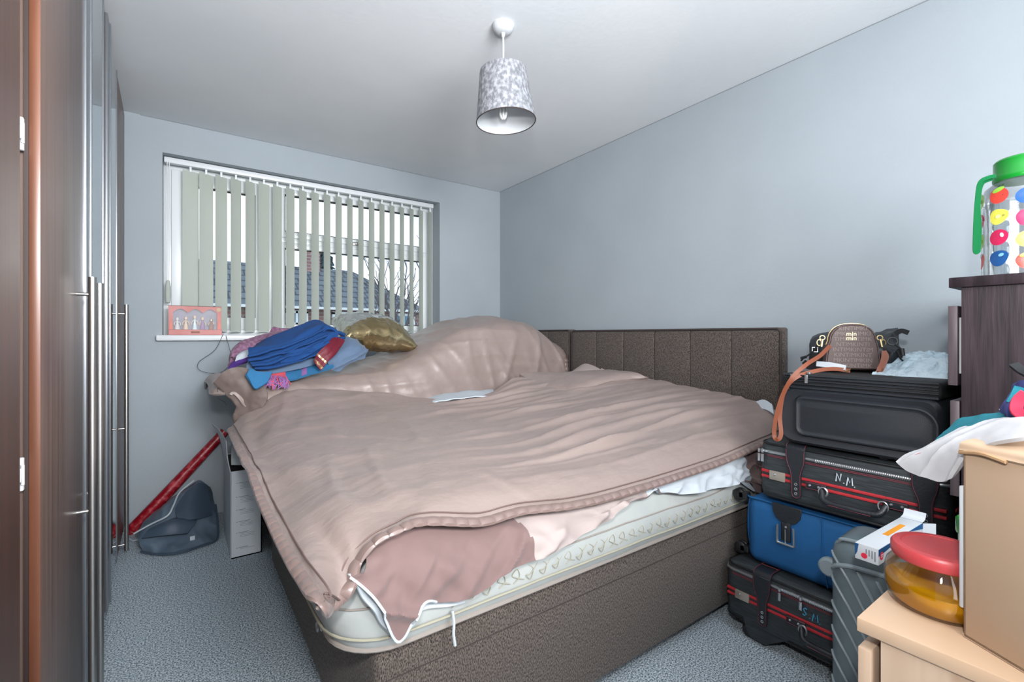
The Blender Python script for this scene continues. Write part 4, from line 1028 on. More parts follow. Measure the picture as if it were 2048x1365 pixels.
gbg = thing('fabric_bag', 'slate grey nylon bag slumped on the carpet against the window wall', 'bag', (0, 3.2, 0))
c = [
 [(-0.154, 3.047, 0.004), (-0.103, 2.997, 0.004), (-0.030, 2.953, 0.004), (0.043, 2.955, 0.004), (0.110, 2.980, 0.004), (0.166, 3.015, 0.004)],
 [(-0.168, 3.060, 0.047), (-0.114, 3.030, 0.051), (-0.031, 3.020, 0.047), (0.045, 3.030, 0.040), (0.112, 3.050, 0.033), (0.175, 3.100, 0.017)],
 [(-0.177, 3.140, 0.072), (-0.117, 3.100, 0.106), (-0.032, 3.100, 0.104), (0.046, 3.100, 0.094), (0.120, 3.120, 0.079), (0.174, 3.160, 0.065)],
 [(-0.155, 3.240, 0.095), (-0.092, 3.200, 0.146), (-0.021, 3.180, 0.175), (0.058, 3.180, 0.169), (0.122, 3.180, 0.150), (0.172, 3.220, 0.122)],
 [(-0.110, 3.320, 0.124), (-0.045, 3.280, 0.176), (0.013, 3.250, 0.215), (0.071, 3.240, 0.235), (0.119, 3.240, 0.214), (0.163, 3.280, 0.172)],
 [(-0.058, 3.360, 0.141), (-0.008, 3.340, 0.189), (0.039, 3.320, 0.232), (0.087, 3.310, 0.260), (0.117, 3.300, 0.246), (0.152, 3.320, 0.210)],
]
obj('bag_body', grid(c, 60, 60, lambda u, v, p: .012 * fbm(p.x * 8, p.y * 6, p.z * 8) + .006 * ridge(p.x * 9 + p.z * 4, p.z * 6, 3) ** 2, .03), 'bag_grey', gbg, world=True)
obj('flap_panel', grid([[(-0.008, 3.075, 0.123), (0.072, 3.070, 0.112), (0.151, 3.130, 0.103)], [(-0.017, 3.140, 0.169), (0.064, 3.140, 0.185), (0.141, 3.170, 0.164)], [(0.029, 3.210, 0.232), (0.086, 3.240, 0.261), (0.124, 3.250, 0.240)]], 22, 26, lambda u, v, p: .004 + .005 * fbm(p.x * 9, p.z * 9), .006), 'bag_dark', gbg, world=True)
obj('lower_flap', grid([[(-0.158, 3.050, 0.073), (-0.062, 3.010, 0.079), (0.033, 3.010, 0.066)], [(-0.126, 3.070, 0.105), (-0.031, 3.050, 0.131), (0.072, 3.060, 0.099)], [(-0.065, 3.120, 0.111), (-0.010, 3.120, 0.120), (0.068, 3.100, 0.103)]], 26, 16, lambda u, v, p: .006, .008), 'bag_dark', gbg, world=True)
obj('white_piping', T([(-0.195, 3.130, 0.080), (-0.127, 3.100, 0.121), (-0.053, 3.060, 0.164), (-0.028, 3.120, 0.194), (0.001, 3.220, 0.234), (0.067, 3.280, 0.272)], .0045, seg=6, n=60), 'white_cotton', gbg, world=True)
obj('edge_piping', T([(-0.160, 3.016, 0.020), (-0.085, 2.944, 0.012), (0.001, 2.903, 0.012), (0.086, 2.932, 0.012), (0.162, 2.981, 0.012), (0.175, 3.100, 0.050), (0.169, 3.200, 0.135)], .006, seg=6, n=60), 'bag_dark', gbg, world=True)
obj('white_tag', B(.044, .066, 3.0, 3.004, .022, .05, .001), 'white_cotton', gbg, world=True)

# ------------------------------------------------------------------ suitcase stack, local frames: X along the front (to the right), Y back
def rb(x0, x1, y0, y1, z0, z1, r=.035, seg=5):
    return B(x0, x1, y0, y1, z0, z1, r, seg=seg)

def strap_shape(cx, zt, zb, wt, wn, skew=0.0):
    """flared strap outline: broad at the top, waisted, rounded tab below"""
    L = zt - zb
    left = [(wt / 2, 0), (wt / 2, .16), (wt / 2 * .93, .26), (wn / 2 * 1.25, .42), (wn / 2, .52), (wn / 2, .9), (wn / 2 * .8, .97), (0, 1.0)]
    pts = [(cx - a + skew * t, zt - L * t) for a, t in left] + [(cx + a + skew * t, zt - L * t) for a, t in left[-2::-1]]
    return pts

def striped_case(loc, rotz, L, D, H, label, straps, hx, lockx, txt, tm, tx, pulls, z_zip, z_str, logo, foot=False):
    t = thing('suitcase', label, 'suitcase', loc, rotz)
    obj('body', rb(0, L, 0, D, 0, H, .034), 'ridged_black', t)
    # piping rails
    def rail(z, rad, m, name, off=.0):
        bm = bmesh.new(); e = .034
        P = [(L - .001 - off, D * .5, z), (L - off, e, z), (L - e * .3 - off, e * .3 + off, z), (L - e, -.0 + off, z), (L / 2, -.0015 + off, z), (e, off, z), (e * .3 + off, e * .3 + off, z), (off, e, z), (off, D * .5, z)]
        tube(bm, P, rad, seg=8, smooth=False)
        return obj(name, bm, m, t)
    rail(H - .012, .004, 'black_zip', 'edge_piping', .004)
    rail(z_zip, .0055, 'zipmetal', 'zip'); rail(z_zip - .012, .0012, 'redthread', 'stitching'); rail(z_zip - .016, .0012, 'redthread', 'stitching')
    rail(.014, .004, 'black_zip', 'edge_piping', .004)
    bm = bmesh.new()
    for dz in (.0095, -.0095):
        box(bm, .012, L - .012, -.0032, .02, z_str + dz - .0045, z_str + dz + .0045, .0015)
        box(bm, -.0032, .02, .03, D - .05, z_str + dz - .0045, z_str + dz + .0045, .0015)
        box(bm, L - .02, L + .0032, .03, D - .05, z_str + dz - .0045, z_str + dz + .0045, .0015)
    obj('striped_webbing', bm, 'red', t)
    bm = bmesh.new()
    # zipper teeth on the right-hand run
    k = 0; x = straps[0] + .06
    while x < L - .03:
        box(bm, x, x + .0018, -.0072, -.002, z_zip - .0048, z_zip + .0048); x += .0052
    obj('zip_teeth', bm, 'zipmetal', t, smooth=False)
    for cx in straps:
        bm = prism(bmesh.new(), strap_shape(cx, H - .012, .03, .062, .032, .004), -.0105, -.0055)
        bmesh.ops.bevel(bm, geom=[e for e in bm.edges], offset=.0012, segments=1, affect='EDGES')
        s = obj('strap', bm, 'leather', t)
        # over the top edge
        obj('strap_top', grid([[(cx - .031, -.0095, H - .03), (cx, -.0105, H - .03), (cx + .031, -.0095, H - .03)], [(cx - .031, -.007, H - .008), (cx, -.008, H - .008), (cx + .031, -.007, H - .008)], [(cx - .031, .012, H + .004), (cx, .012, H + .005), (cx + .031, .012, H + .004)], [(cx - .032, .055, H + .004), (cx, .055, H + .005), (cx + .032, .055, H + .004)], [(cx - .032, .11, H + .003), (cx, .11, H + .004), (cx + .032, .11, H + .003)]], 10, 24, None, .004), 'leather', s)
        bm = bmesh.new()
        o = strap_shape(cx, H - .02, .034, .056, .027, .004)
        tube(bm, [(a, -.0108, b) for a, b in o], .0008, seg=4, smooth=False)
        for sx in (-1, 1): tube(bm, [(cx + sx * .029, -.0105, H - .02), (cx + sx * .029, -.004, H - .0), (cx + sx * .029, .014, H + .0065), (cx + sx * .03, .108, H + .0065)], .0009, seg=4, smooth=False)
        tube(bm, [(cx - .03, .06, H + .0068), (cx, .085, H + .0072), (cx + .03, .06, H + .0068)], .0012, seg=4, smooth=False)
        tube(bm, [(cx - .03, .052, H + .0068), (cx + .03, .052, H + .0068)], .0012, seg=4, smooth=False)
        tube(bm, [(cx - .026, .108, H + .0068), (cx + .026, .108, H + .0068)], .0012, seg=4, smooth=False)
        obj('red_stitching', bm, 'redthread', s)
        bm = bmesh.new()
        for k in range(3): torus(bm, (cx + .004 * .8, -.011, .078 - k * .016 + (H - .2) * .2), .0038, .0013, (0, 1, 0), 16, 6)
        obj('eyelet', bm, 'zipmetal', s)
    # handle
    zc = z_str - .004
    hh = obj('handle', T([(hx[0] + .05, -.012, zc - .006), (hx[0] + .062, -.03, zc - .03), (hx[0] + .085, -.034, zc - .036), ((hx[0] + hx[1]) / 2, -.036, zc - .036), (hx[1] - .085, -.034, zc - .036), (hx[1] - .062, -.03, zc - .03), (hx[1] - .05, -.012, zc - .006)], .0085, seg=12, n=40, up=(0, 1, 0)), 'leather', t)
    bm = bmesh.new(); tube(bm, [(hx[0] + .08, -.043, zc - .04), (hx[1] - .08, -.043, zc - .04)], .001, seg=4, smooth=False)
    obj('red_stitching', bm, 'redthread', hh)
    for s_, a in ((1, hx[0]), (-1, hx[1])):
        x0, x1 = sorted((a, a + s_ * .062))
        p = obj('handle_mount', B(x0, x1, -.0105, -.002, zc - .014, zc + .012, .005, seg=3), 'leather', hh)
        bm = bmesh.new()
        pts = [(x0 + .003, -.011, zc - .011), (x1 - .003, -.011, zc - .011), (x1 - .003, -.011, zc + .009), (x0 + .003, -.011, zc + .009), (x0 + .003, -.011, zc - .011)]
        tube(bm, pts, .0009, seg=4, smooth=False); obj('red_stitching', bm, 'redthread', hh)
        bm = bmesh.new()
        for q in (.014, .04): lathe(bm, [(0, .004), (.0025, .0035), (.0045, .001), (.0045, 0)], (0, 0, 0), 14, Matrix.Translation((a + s_ * q, -.0102, zc)) @ Matrix.Rotation(PI / 2, 4, 'X'))
        obj('rivet', bm, 'zipmetal', hh)
        obj('ring', torus(bmesh.new(), (a + s_ * .057, -.018, zc - .010), .016, .0028, (.3 * s_, 1, 0), 22, 8, sx=.75), 'zipmetal', hh)
    if lockx:
        bm = B(lockx - .03, lockx + .022, -.0085, -.001, z_str - .016, z_str + .016, .002)
        lk = obj('lock_plate', bm, 'plate', t)
        obj('lock_button', lathe(bmesh.new(), [(0, .005), (.003, .004), (.0045, 0), (0, 0)], (0, 0, 0), 14, Matrix.Translation((lockx - .012, -.0085, z_str + .004)) @ Matrix.Rotation(PI / 2, 4, 'X')), 'zipmetal', lk)
    for i, x in enumerate(pulls):
        bm = B(x - .004, x + .004, -.014, -.005, z_zip - .006, z_zip + .007, .002); box(bm, x - .0048, x + .0048, -.013, -.010, z_zip - .038, z_zip - .010, .0015)
        obj('zip_pull', bm, 'zipmetal', t)
    brush('painted_initials', txt, .026, tm, t, frame((tx, -.002, (z_zip + z_str) / 2 - .014), (1, 0, -.06), (.08, 0, 1)))
    if logo:
        obj('badge', B(logo - .04, logo + .04, .06, .085, H + .0, H + .003, .002), 'leather', t)
        bm = bmesh.new(); tube(bm, [(logo - .04, .06, H + .004), (logo + .04, .06, H + .004), (logo + .04, .085, H + .004), (logo - .04, .085, H + .004), (logo - .04, .06, H + .004)], .001, seg=4, smooth=False)
        for k in range(5): box(bm, logo - .028 + k * .012, logo - .02 + k * .012, .068, .077, H + .003, H + .0042)
        obj('badge_print', bm, 'red', t)
    if foot:
        bm = prism(bmesh.new(), [(.07, .035), (.085, -.018), (.10, -.034), (.15, -.036), (.20, .0), (.24, .03)], .0, .05); 
        obj('corner_guard', bm, 'ridged_black', t)
        bm = lathe(bmesh.new(), [(0, 0), (.02, 0), (.024, .004), (.024, .016), (.02, .02), (0, .02)], (0, 0, 0), 22, Matrix.Translation((.082, .035, -.026)) @ Matrix.Rotation(PI / 2, 4, 'X'))
        obj('wheel', bm, 'black_plastic', t)
    return t

sm = striped_case((1.692, .983, .050), math.radians(-90), .64, .50, .218, 'lowest black suitcase with red stripes and S.M. painted in pale blue', (.143, .53), (.225, .48), .075, 'S.M.', 'house_ink', .298, (.205, .272), .188, .105, None, True)
nm = striped_case((1.718, .868, .527), math.radians(-90), .525, .46, .212, 'black suitcase with red stripes and white initials N.M. above the blue suitcase', (.128, .468), (.16, .432), .072, 'N.M.', 'white_cotton', .27, (.008, .02), .172, .092, .36, False)
# blue suitcase
bc = thing('suitcase', 'bright blue fabric suitcase with a buckled tab, second from the floor', 'suitcase', (1.733, .925, .272), math.radians(-90))
obj('body', rb(0, .62, 0, .42, 0, .245, .04, 6), 'blue_case', bc)
bm = bmesh.new(); tube(bm, [(.005, .035, .02), (.002, .02, .12), (.008, .02, .225), (.035, .006, .238), (.30, .006, .24), (.59, .006, .238)], .0035, seg=6, n=60)
tube(bm, [(.26, -.0005, .235), (.262, -.002, .12), (.275, -.0005, .012)], .002, seg=6)
obj('piping', bm, 'blue_trim', bc)
obj('pocket_ridge', grid([[(.262, -.001, .075), (.34, -.003, .062), (.50, -.003, .05)], [(.262, -.014, .092), (.34, -.020, .082), (.50, -.02, .07)], [(.262, -.001, .112), (.34, -.002, .104), (.50, -.002, .092)]], 30, 12, None, -.004), 'blue_case', bc)
cx = .148
bm = prism(bmesh.new(), [(cx - .048, .246), (cx - .045, .215), (cx - .034, .195), (cx - .014, .185), (cx - .014, .15), (cx, .14), (cx + .014, .15), (cx + .014, .185), (cx + .03, .19), (cx + .045, .21), (cx + .05, .246)], -.006, .001)
bmesh.ops.bevel(bm, geom=list(bm.edges), offset=.001, segments=1, affect='EDGES')
tab = obj('buckle_tab', bm, 'leather', bc)
bm = bmesh.new()
for a, b in (((cx - .026, .175), (cx - .028, .112)), ((cx - .028, .112), (cx + .028, .112)), ((cx + .028, .112), (cx + .026, .175))):
    tube(bm, [(a[0], -.010, a[1]), (b[0], -.010, b[1])], .0038, seg=6, smooth=False)
tube(bm, [(cx, -.012, .165), (cx, -.012, .116)], .002, seg=6, smooth=False)
obj('buckle', bm, 'zipmetal', bc)
obj('tongue', B(cx - .016, cx + .016, -.009, -.004, .122, .188, .004), 'leather', bc)
obj('rivet', lathe(bmesh.new(), [(0, .004), (.003, .003), (.0045, 0), (0, 0)], (0, 0, 0), 14, Matrix.Translation((cx, -.009, .172)) @ Matrix.Rotation(PI / 2, 4, 'X')), 'zipmetal', bc)
for z, dy in ((.235, .02), (.03, .03)):
    bm = bmesh.new()
    for s in (-.010, .010): lathe(bm, [(0, -.006), (.018, -.006), (.022, -.003), (.022, .003), (.018, .006), (0, .006)], (0, 0, 0), 20, Matrix.Translation((-.03, dy + s, z)) @ Matrix.Rotation(PI / 2, 4, 'X'))
    box(bm, -.03, .004, dy - .016, dy + .016, z - .012, z + .014, .004)
    obj('wheel', bm, 'black_plastic', bc)
# black moulded suitcase on top
kc = thing('suitcase', 'large black moulded suitcase with embossed front, topmost in the stack', 'suitcase', (1.700, .800, .747), math.radians(-90))
L, D, H = .442, .50, .19
def superrect(x0, x1, z0, z1, r1, r2, k=8):
    pts = []
    for cx, cz, a0, r in ((x1 - r2, z1 - r2, 0, r2), (x0 + r1, z1 - r1, PI / 2, r1), (x0 + r1, z0 + r1, PI, r1), (x1 - r2, z0 + r2, 3 * PI / 2, r2)):
        for i in range(k): a = a0 + PI / 2 * i / (k - 1); pts.append((cx + r * math.cos(a), cz + r * math.sin(a)))
    return pts
bm = bmesh.new(); rings = []
for y, ins in ((-.0, .03), (-.006, .012), (.004, .003), (.03, .0), (D - .03, 0), (D, .02)):
    rings.append([bm.verts.new((a, y, b)) for a, b in superrect(ins, L - ins, ins, H - ins * .8, .062 - ins * .4, .03)])
for A, C in zip(rings, rings[1:]):
    for i in range(len(A)): bm.faces.new((A[i], C[i], C[(i + 1) % len(A)], A[(i + 1) % len(A)]))
bm.faces.new(rings[0]); bm.faces.new(rings[-1][::-1])
obj('body', bm, 'black_soft', kc)
bm = bmesh.new(); rings = []
for y, ins in ((.0, -.006), (-.0115, .0), (-.0125, .004), (-.008, .010), (-.0075, .016), (-.012, .03)):
    rings.append([bm.verts.new((a, y, b)) for a, b in superrect(.07 + ins, L - .008 - ins, .036 + ins, H - .028 - ins, .022 - ins * .5, .05 - ins)])
for A, C in zip(rings, rings[1:]):
    for i in range(len(A)): bm.faces.new((A[i], C[i], C[(i + 1) % len(A)], A[(i + 1) % len(A)]))
bm.faces.new(rings[-1])
obj('embossed_panel', bm, 'black_soft', kc)
bm = rb(.012, L - .002, .006, D - .01, H - .006, H + .048, .018, 4)
tp = obj('expander_section', bm, 'black_zip', kc)
bm = bmesh.new()
for z, r in ((H + .002, .005), (H + .014, .003), (H + .025, .003), (H + .034, .004), (H + .042, .0025)):
    tube(bm, [(L - .01, .004, z), (.06, .004, z), (.03, .008, z), (.014, .03, z), (.012, .06, z), (.012, D - .05, z)], r, seg=6, smooth=False)
obj('zip_line', bm, 'black_soft', tp)
for x in (.055, .10):
    bm = B(x - .005, x + .005, .012, .03, H + .046, H + .054, .002); box(bm, x - .006, x + .003, -.002, .003, H + .018, H + .046, .001)
    obj('zip_pull', bm, 'zipmetal', kc)
bm = bmesh.new()
for x, y in ((.06, .04), (.30, .04), (.06, D - .05), (.30, D - .05)):
    obj('stud_foot', lathe(bmesh.new(), [(0, -.007), (.014, -.007), (.016, .004), (0, .004)], (x, y, .0), 14), 'black_plastic', kc)

# grey hard shell
gs = thing('suitcase', 'grey ribbed hard shell suitcase standing on its side in front of the stack', 'suitcase', (1.425, .538, 0), math.radians(-87))
L, D, H = .60, .20, .575
obj('shell', rb(0, L, 0, D, .0, H, .055, 7), 'grey_shell', gs)
bm = bmesh.new()
for k in range(0, 17):
    z0 = .50 - (k - 7) * .068
    P = [(x, -.0008, z0 - x * 1.9) for x in [.05 + q * .02 for q in range(27)] if .04 < z0 - x * 1.9 < H - .07]
    if len(P) > 2:
        if P[0][0] < .06: P = [(.004, .034, P[0][2] + .05), (.012, .018, P[0][2] + .045), (.026, .006, P[0][2] + .032)] + P
        tube(bm, P, .0042, seg=6, smooth=False)
obj('raised_rib', bm, 'grey_shell_lt', gs)
bm = bmesh.new(); tube(bm, [(.012, .012, H - .085), (.035, .0, H - .07), (.10, -.002, H - .062), (.4, -.002, H - .058)], .006, seg=8, n=30)
tube(bm, [(.006, .05, H - .05), (.02, .03, H - .02), (.06, .02, H - .004), (.3, .018, H - .002)], .005, seg=8, n=30)
obj('corner_moulding', bm, 'grey_shell_lt', gs)
for z in (.455, .09):
    obj('wheel', lathe(bmesh.new(), [(0, -.012), (.02, -.012), (.026, -.006), (.026, .006), (.02, .012), (0, .012)], (0, 0, 0), 22, Matrix.Translation((-.012, .06, z + .01)) @ Matrix.Rotation(PI / 2, 4, 'X')), 'grey_shell_lt', gs)

# medicine carton lying on the grey case
mb = thing('medicine_box', 'small white medicine carton with blue swoosh lying on the grey suitcase', 'box', (1.5, .45, .6))
A = Vector((1.272, 0.416, 0.640)); Bq = Vector((1.259, 0.373, 0.640)); Cq = Vector((1.531, 0.362, 0.640))
ex = (Cq - Bq); ey = (A - Bq); nL = ex.length; nW = max(.035, ey.length)
ex.normalize(); ey = (ey - ex * ey.dot(ex)).normalized(); fr = Matrix((ex, ey, ex.cross(ey))).transposed().to_4x4(); fr.translation = Bq
hgt = .036
bm = B(0, nL, 0, nW, -hgt, 0, .0008); bm.transform(fr); obj('carton', bm, 'white_card', mb, world=True)
bm = prism(bmesh.new(), [(0, -.001), (nL, -.001), (nL, -.016), (nL * .7, -.003), (nL * .5, -.0035), (nL * .15, -.013), (0, -.016)], -.0006, .0); bm.transform(fr); obj('blue_swoosh', bm, 'blue_case', mb, world=True)
bm = prism(bmesh.new(), [(nW, -.001), (nW, -.03), (nW * .9, -.02), (nW * .84, -.001)], -.0006, 0, 'x'); bm.transform(fr); obj('blue_swoosh', bm, 'blue_case', mb, world=True)
bm = B(nL * .38, nL * .78, nW * .36, nW * .62, 0, .0006); bm.transform(fr); obj('orange_print', bm, 'orange', mb, world=True)
bm = lathe(bmesh.new(), [(0, 0), (.009, 0), (.009, .0007), (0, .0007)], (0, 0, 0), 24, Matrix.Translation((.016, 0, -.018)) @ Matrix.Rotation(PI / 2, 4, 'X')); lathe(bm, [(0, 0), (.006, 0), (.006, .0007), (0, .0007)], (0, 0, 0), 24, Matrix.Translation((-.0007, nW * .6, -.024)) @ Matrix.Rotation(PI / 2, 4, 'Y')); bm.transform(fr)
obj('red_logo', bm, 'crimson', mb, world=True)
text('small_print', '10%', .014, 'black_plastic', mb, fr @ frame((nL * .45, -.0008, -.022), (1, 0, 0), (0, 0, 1)), .0002, world=True)
text('small_print', '57', .010, 'white_card', mb, fr @ frame((.016, -.0012, -.018), (1, 0, 0), (0, 0, 1)), .0002, world=True)
bm = bmesh.new()
for k in range(4): box(bm, -.0006, 0, nW * .12 + k * .0055, nW * .12 + k * .0055 + .0022, -.03 + .004 * k, -.008)
for k in range(3): box(bm, nL * .6, nL * .9, -.0006, 0, -.020 - k * .005, -.0185 - k * .005)
bm.transform(fr); obj('small_print', bm, 'ink', mb, world=True)
bm = grid([[(nL, 0, 0), (nL, nW / 2, 0), (nL, nW, 0)], [(nL + .018, 0, .004), (nL + .018, nW / 2, .004), (nL + .018, nW, .004)], [(nL + .026, 0, .018), (nL + .026, nW / 2, .018), (nL + .026, nW, .018)]], 6, 8, None, .0008); bm.transform(fr)
obj('open_flap', bm, 'white_card', mb, world=True)
bm = grid([[(nL, -.0, -.002), (nL, -.0, -.034)], [(nL + .02, -.012, -.003), (nL + .02, -.012, -.033)], [(nL + .03, -.018, -.004), (nL + .03, -.018, -.03)]], 4, 6, None, .0008); bm.transform(fr)
obj('open_flap', bm, 'white_card', mb, world=True)

# ------------------------------------------------------------------ things on the black suitcase
mk = thing('crossbody_bag', 'small brown printed crossbody bag with gold lettering on the black suitcase', 'handbag', (1.95, .66, .988), math.radians(-62))
bm = bmesh.new(); n = 30; W, Hh, Dp = .082, .168, .035
out = []
for k in range(13): a = PI * k / 12; out.append((W * .80 * math.cos(a) ** 1 * (1 + .0), Hh - .055 + .055 * math.sin(a)))
poly = [(W, 0)] + [(W * .98, .02), (W * .86, Hh - .07)] + out + [(-W * .86, Hh - .07), (-W * .98, .02), (-W, 0)]
poly = [(W, .004), (W * 1.0, .02), (W * .90, Hh - .075)] + [(W * .84 * (abs(math.cos(a)) ** .75) * (1 if math.cos(a) > 0 else -1), Hh - .06 + .06 * math.sin(a)) for a in [PI * k / 14 for k in range(15)]] + [(-W * .90, Hh - .075), (-W, .02), (-W, .004)]
rings = []
for y, s in ((-Dp, .955), (-Dp - .004, .90), ):
    pass
for y, s in ((Dp + .004, .90), (Dp, .96), (Dp - .012, 1.0), (-Dp + .012, 1.0), (-Dp, .96), (-Dp - .005, .90)):
    rings.append([bm.verts.new((a * s, y, Hh / 2 + (b - Hh / 2) * s)) for a, b in poly])
for A_, C_ in zip(rings, rings[1:]):
    for i in range(len(A_)): bm.faces.new((A_[i], C_[i], C_[(i + 1) % len(A_)], A_[(i + 1) % len(A_)]))
bm.faces.new(rings[0]); bm.faces.new(rings[-1][::-1])
obj('bag_body', bm, 'kbrown', mk)
bm = bmesh.new()
for y in (-Dp - .002, Dp + .002): tube(bm, [(a * .955, y, Hh / 2 + (b - Hh / 2) * .955) for a, b in poly], .0022, seg=6, smooth=False)
obj('piping', bm, 'kbrown', mk)
bm = bmesh.new(); tube(bm, [(a * 1.005, -.008, Hh / 2 + (b - Hh / 2) * 1.005) for a, b in poly[2:-2]], .0022, seg=6, smooth=False)
obj('gold_zip', bm, 'brass', mk)
rows_ = ['KINTIMKI', 'IMKINTIMKI', 'TIMKINTIMK', 'NTIMKINTI', 'INTIMKINTIM', 'KINTIMKINT', 'MKINTIMKIN', 'TIMKINTIMK']
for k, s in enumerate(rows_):
    z = .150 - k * .0185
    text('printed_lettering', s, .0195, 'kletter', mk, frame((0, -Dp - .0052, z), (1, 0, 0), (0, 0, 1)), .0002)
text('gold_lettering', 'min', .021, 'brass', mk, frame((-.004, -Dp - .0065, .131), (1, 0, 0), (0, 0, 1)), .0012)
text('gold_lettering', 'min', .021, 'brass', mk, frame((-.004, -Dp - .0065, .116), (1, 0, 0), (0, 0, 1)), .0012)
for s in (-1, 1):
    bm = torus(bmesh.new(), (s * .084, 0, .118), .008, .002, (0, 1, 0), 16, 6); torus(bm, (s * .094, 0, .10), .011, .002, (0, 1, 0), 16, 6, sx=.6)
    tube(bm, [(s * .084, -.006, .112), (s * .088, -.012, .085)], .0035, seg=6, smooth=False)
    obj('gold_clasp', bm, 'brass', mk)
# strap
def ribbon(P, w, th, nrm, n=80):
    Q = crv(P, n); bm = bmesh.new(); rings = []
    for i, p in enumerate(Q):
        t = (Q[min(i + 1, n - 1)] - Q[max(i - 1, 0)]).normalized(); b = t.cross(Vector(nrm)).normalized(); m_ = b.cross(t)
        rings.append([bm.verts.new(p + b * a + m_ * c_) for a, c_ in ((-w, -th), (w, -th), (w, th), (-w, th))])
    for A_, C_ in zip(rings, rings[1:]):
        for k in range(4): bm.faces.new((A_[k], A_[(k + 1) % 4], C_[(k + 1) % 4], C_[k]))
    bm.faces.new(rings[0][::-1]); bm.faces.new(rings[-1]); return bm
nv_ = (-.9, -.4, .2)
obj('leather_strap', ribbon([(1.860, 0.691, 1.078), (1.800, 0.699, 1.044), (1.720, 0.710, 1.015), (1.680, 0.735, 0.973), (1.680, 0.769, 0.903), (1.680, 0.790, 0.822), (1.680, 0.794, 0.766), (1.675, 0.780, 0.756), (1.680, 0.772, 0.777), (1.685, 0.778, 0.841), (1.685, 0.765, 0.920), (1.690, 0.732, 0.970), (1.740, 0.698, 0.992), (1.800, 0.661, 1.001), (1.840, 0.624, 0.995)], .0065, .0012, nv_, 140), 'tan', mk, world=True)
obj('strap_slider', torus(bmesh.new(), (1.835, 0.631, 0.997), .012, .0018, (-.2, .3, 1), 4, 6, sx=1.3), 'brass', mk, world=True)
obj('leather_strap', ribbon([(1.900, 0.548, 1.063), (1.890, 0.548, 1.031), (1.870, 0.554, 0.998), (1.890, 0.551, 1.004), (1.900, 0.541, 1.042), (1.900, 0.548, 1.063)], .006, .0012, nv_, 40), 'tan', mk, world=True)

hb = thing('handbag', 'black slouchy handbag with drawstring toggles behind the brown printed bag', 'handbag', (2.08, .65, .985))
c = [
 [(2.020, 0.834, 0.982), (2.000, 0.760, 0.980), (2.000, 0.678, 0.979), (2.000, 0.603, 0.984), (2.000, 0.553, 0.993), (2.020, 0.538, 1.017)],
 [(2.000, 0.815, 1.029), (1.980, 0.752, 1.038), (1.980, 0.671, 1.041), (1.980, 0.597, 1.043), (1.980, 0.550, 1.045), (2.000, 0.533, 1.057)],
 [(2.020, 0.820, 1.074), (2.000, 0.760, 1.079), (2.000, 0.678, 1.080), (2.000, 0.603, 1.081), (2.000, 0.563, 1.085), (2.020, 0.542, 1.082)],
 [(2.080, 0.833, 1.101), (2.060, 0.779, 1.113), (2.060, 0.699, 1.117), (2.060, 0.621, 1.113), (2.060, 0.580, 1.120), (2.080, 0.557, 1.127)],
 [(2.160, 0.854, 1.096), (2.160, 0.811, 1.109), (2.160, 0.733, 1.113), (2.160, 0.651, 1.111), (2.160, 0.608, 1.117), (2.160, 0.581, 1.122)],
 [(2.200, 0.870, 0.973), (2.200, 0.826, 0.971), (2.200, 0.746, 0.976), (2.200, 0.663, 0.981), (2.200, 0.619, 0.987), (2.200, 0.592, 1.004)],
]
obj('bag_body', grid(c, 60, 60, lambda u, v, p: .008 * fbm(p.x * 12, p.y * 14, p.z * 14) + .006 * ridge(p.y * 16 + p.z * 8, p.z * 9, 1) ** 2, .01), 'leather', hb, world=True)
obj('corner_tab', ribbon([(2.040, 0.557, 1.120), (2.040, 0.539, 1.130), (2.040, 0.520, 1.123)], .008, .003, (1, 0, 0), 12), 'leather', hb, world=True)
obj('emblem', torus(bmesh.new(), (1.975, 0.546, 1.094), .013, .003, (-.9, -.3, .1), 22, 6), 'leather', hb, world=True)
bm = bmesh.new()
tube(bm, [(1.975, 0.539, 1.083), (1.970, 0.521, 1.066), (1.965, 0.523, 1.041), (1.965, 0.513, 1.026)], .003, seg=6)
tube(bm, [(1.965, 0.518, 1.070), (1.960, 0.514, 1.047)], .0062, seg=8, smooth=False); tube(bm, [(1.965, 0.529, 1.061), (1.960, 0.519, 1.040)], .0055, seg=8, smooth=False)
tube(bm, [(1.980, 0.777, 1.079), (1.970, 0.791, 1.050), (1.960, 0.816, 1.028), (1.960, 0.827, 1.016)], .003, seg=6)
tube(bm, [(1.960, 0.809, 1.032), (1.960, 0.827, 1.026)], .0055, seg=8, smooth=False); tube(bm, [(1.960, 0.809, 1.017), (1.960, 0.820, 1.005)], .005, seg=8, smooth=False)
obj('toggle_cord', bm, 'black_plastic', hb, world=True)
bm = bmesh.new(); torus(bm, (1.975, 0.784, 1.060), .012, .002, (-.9, -.3, .1), 4, 6)
obj('side_buckle', bm, 'zipmetal', hb, world=True)

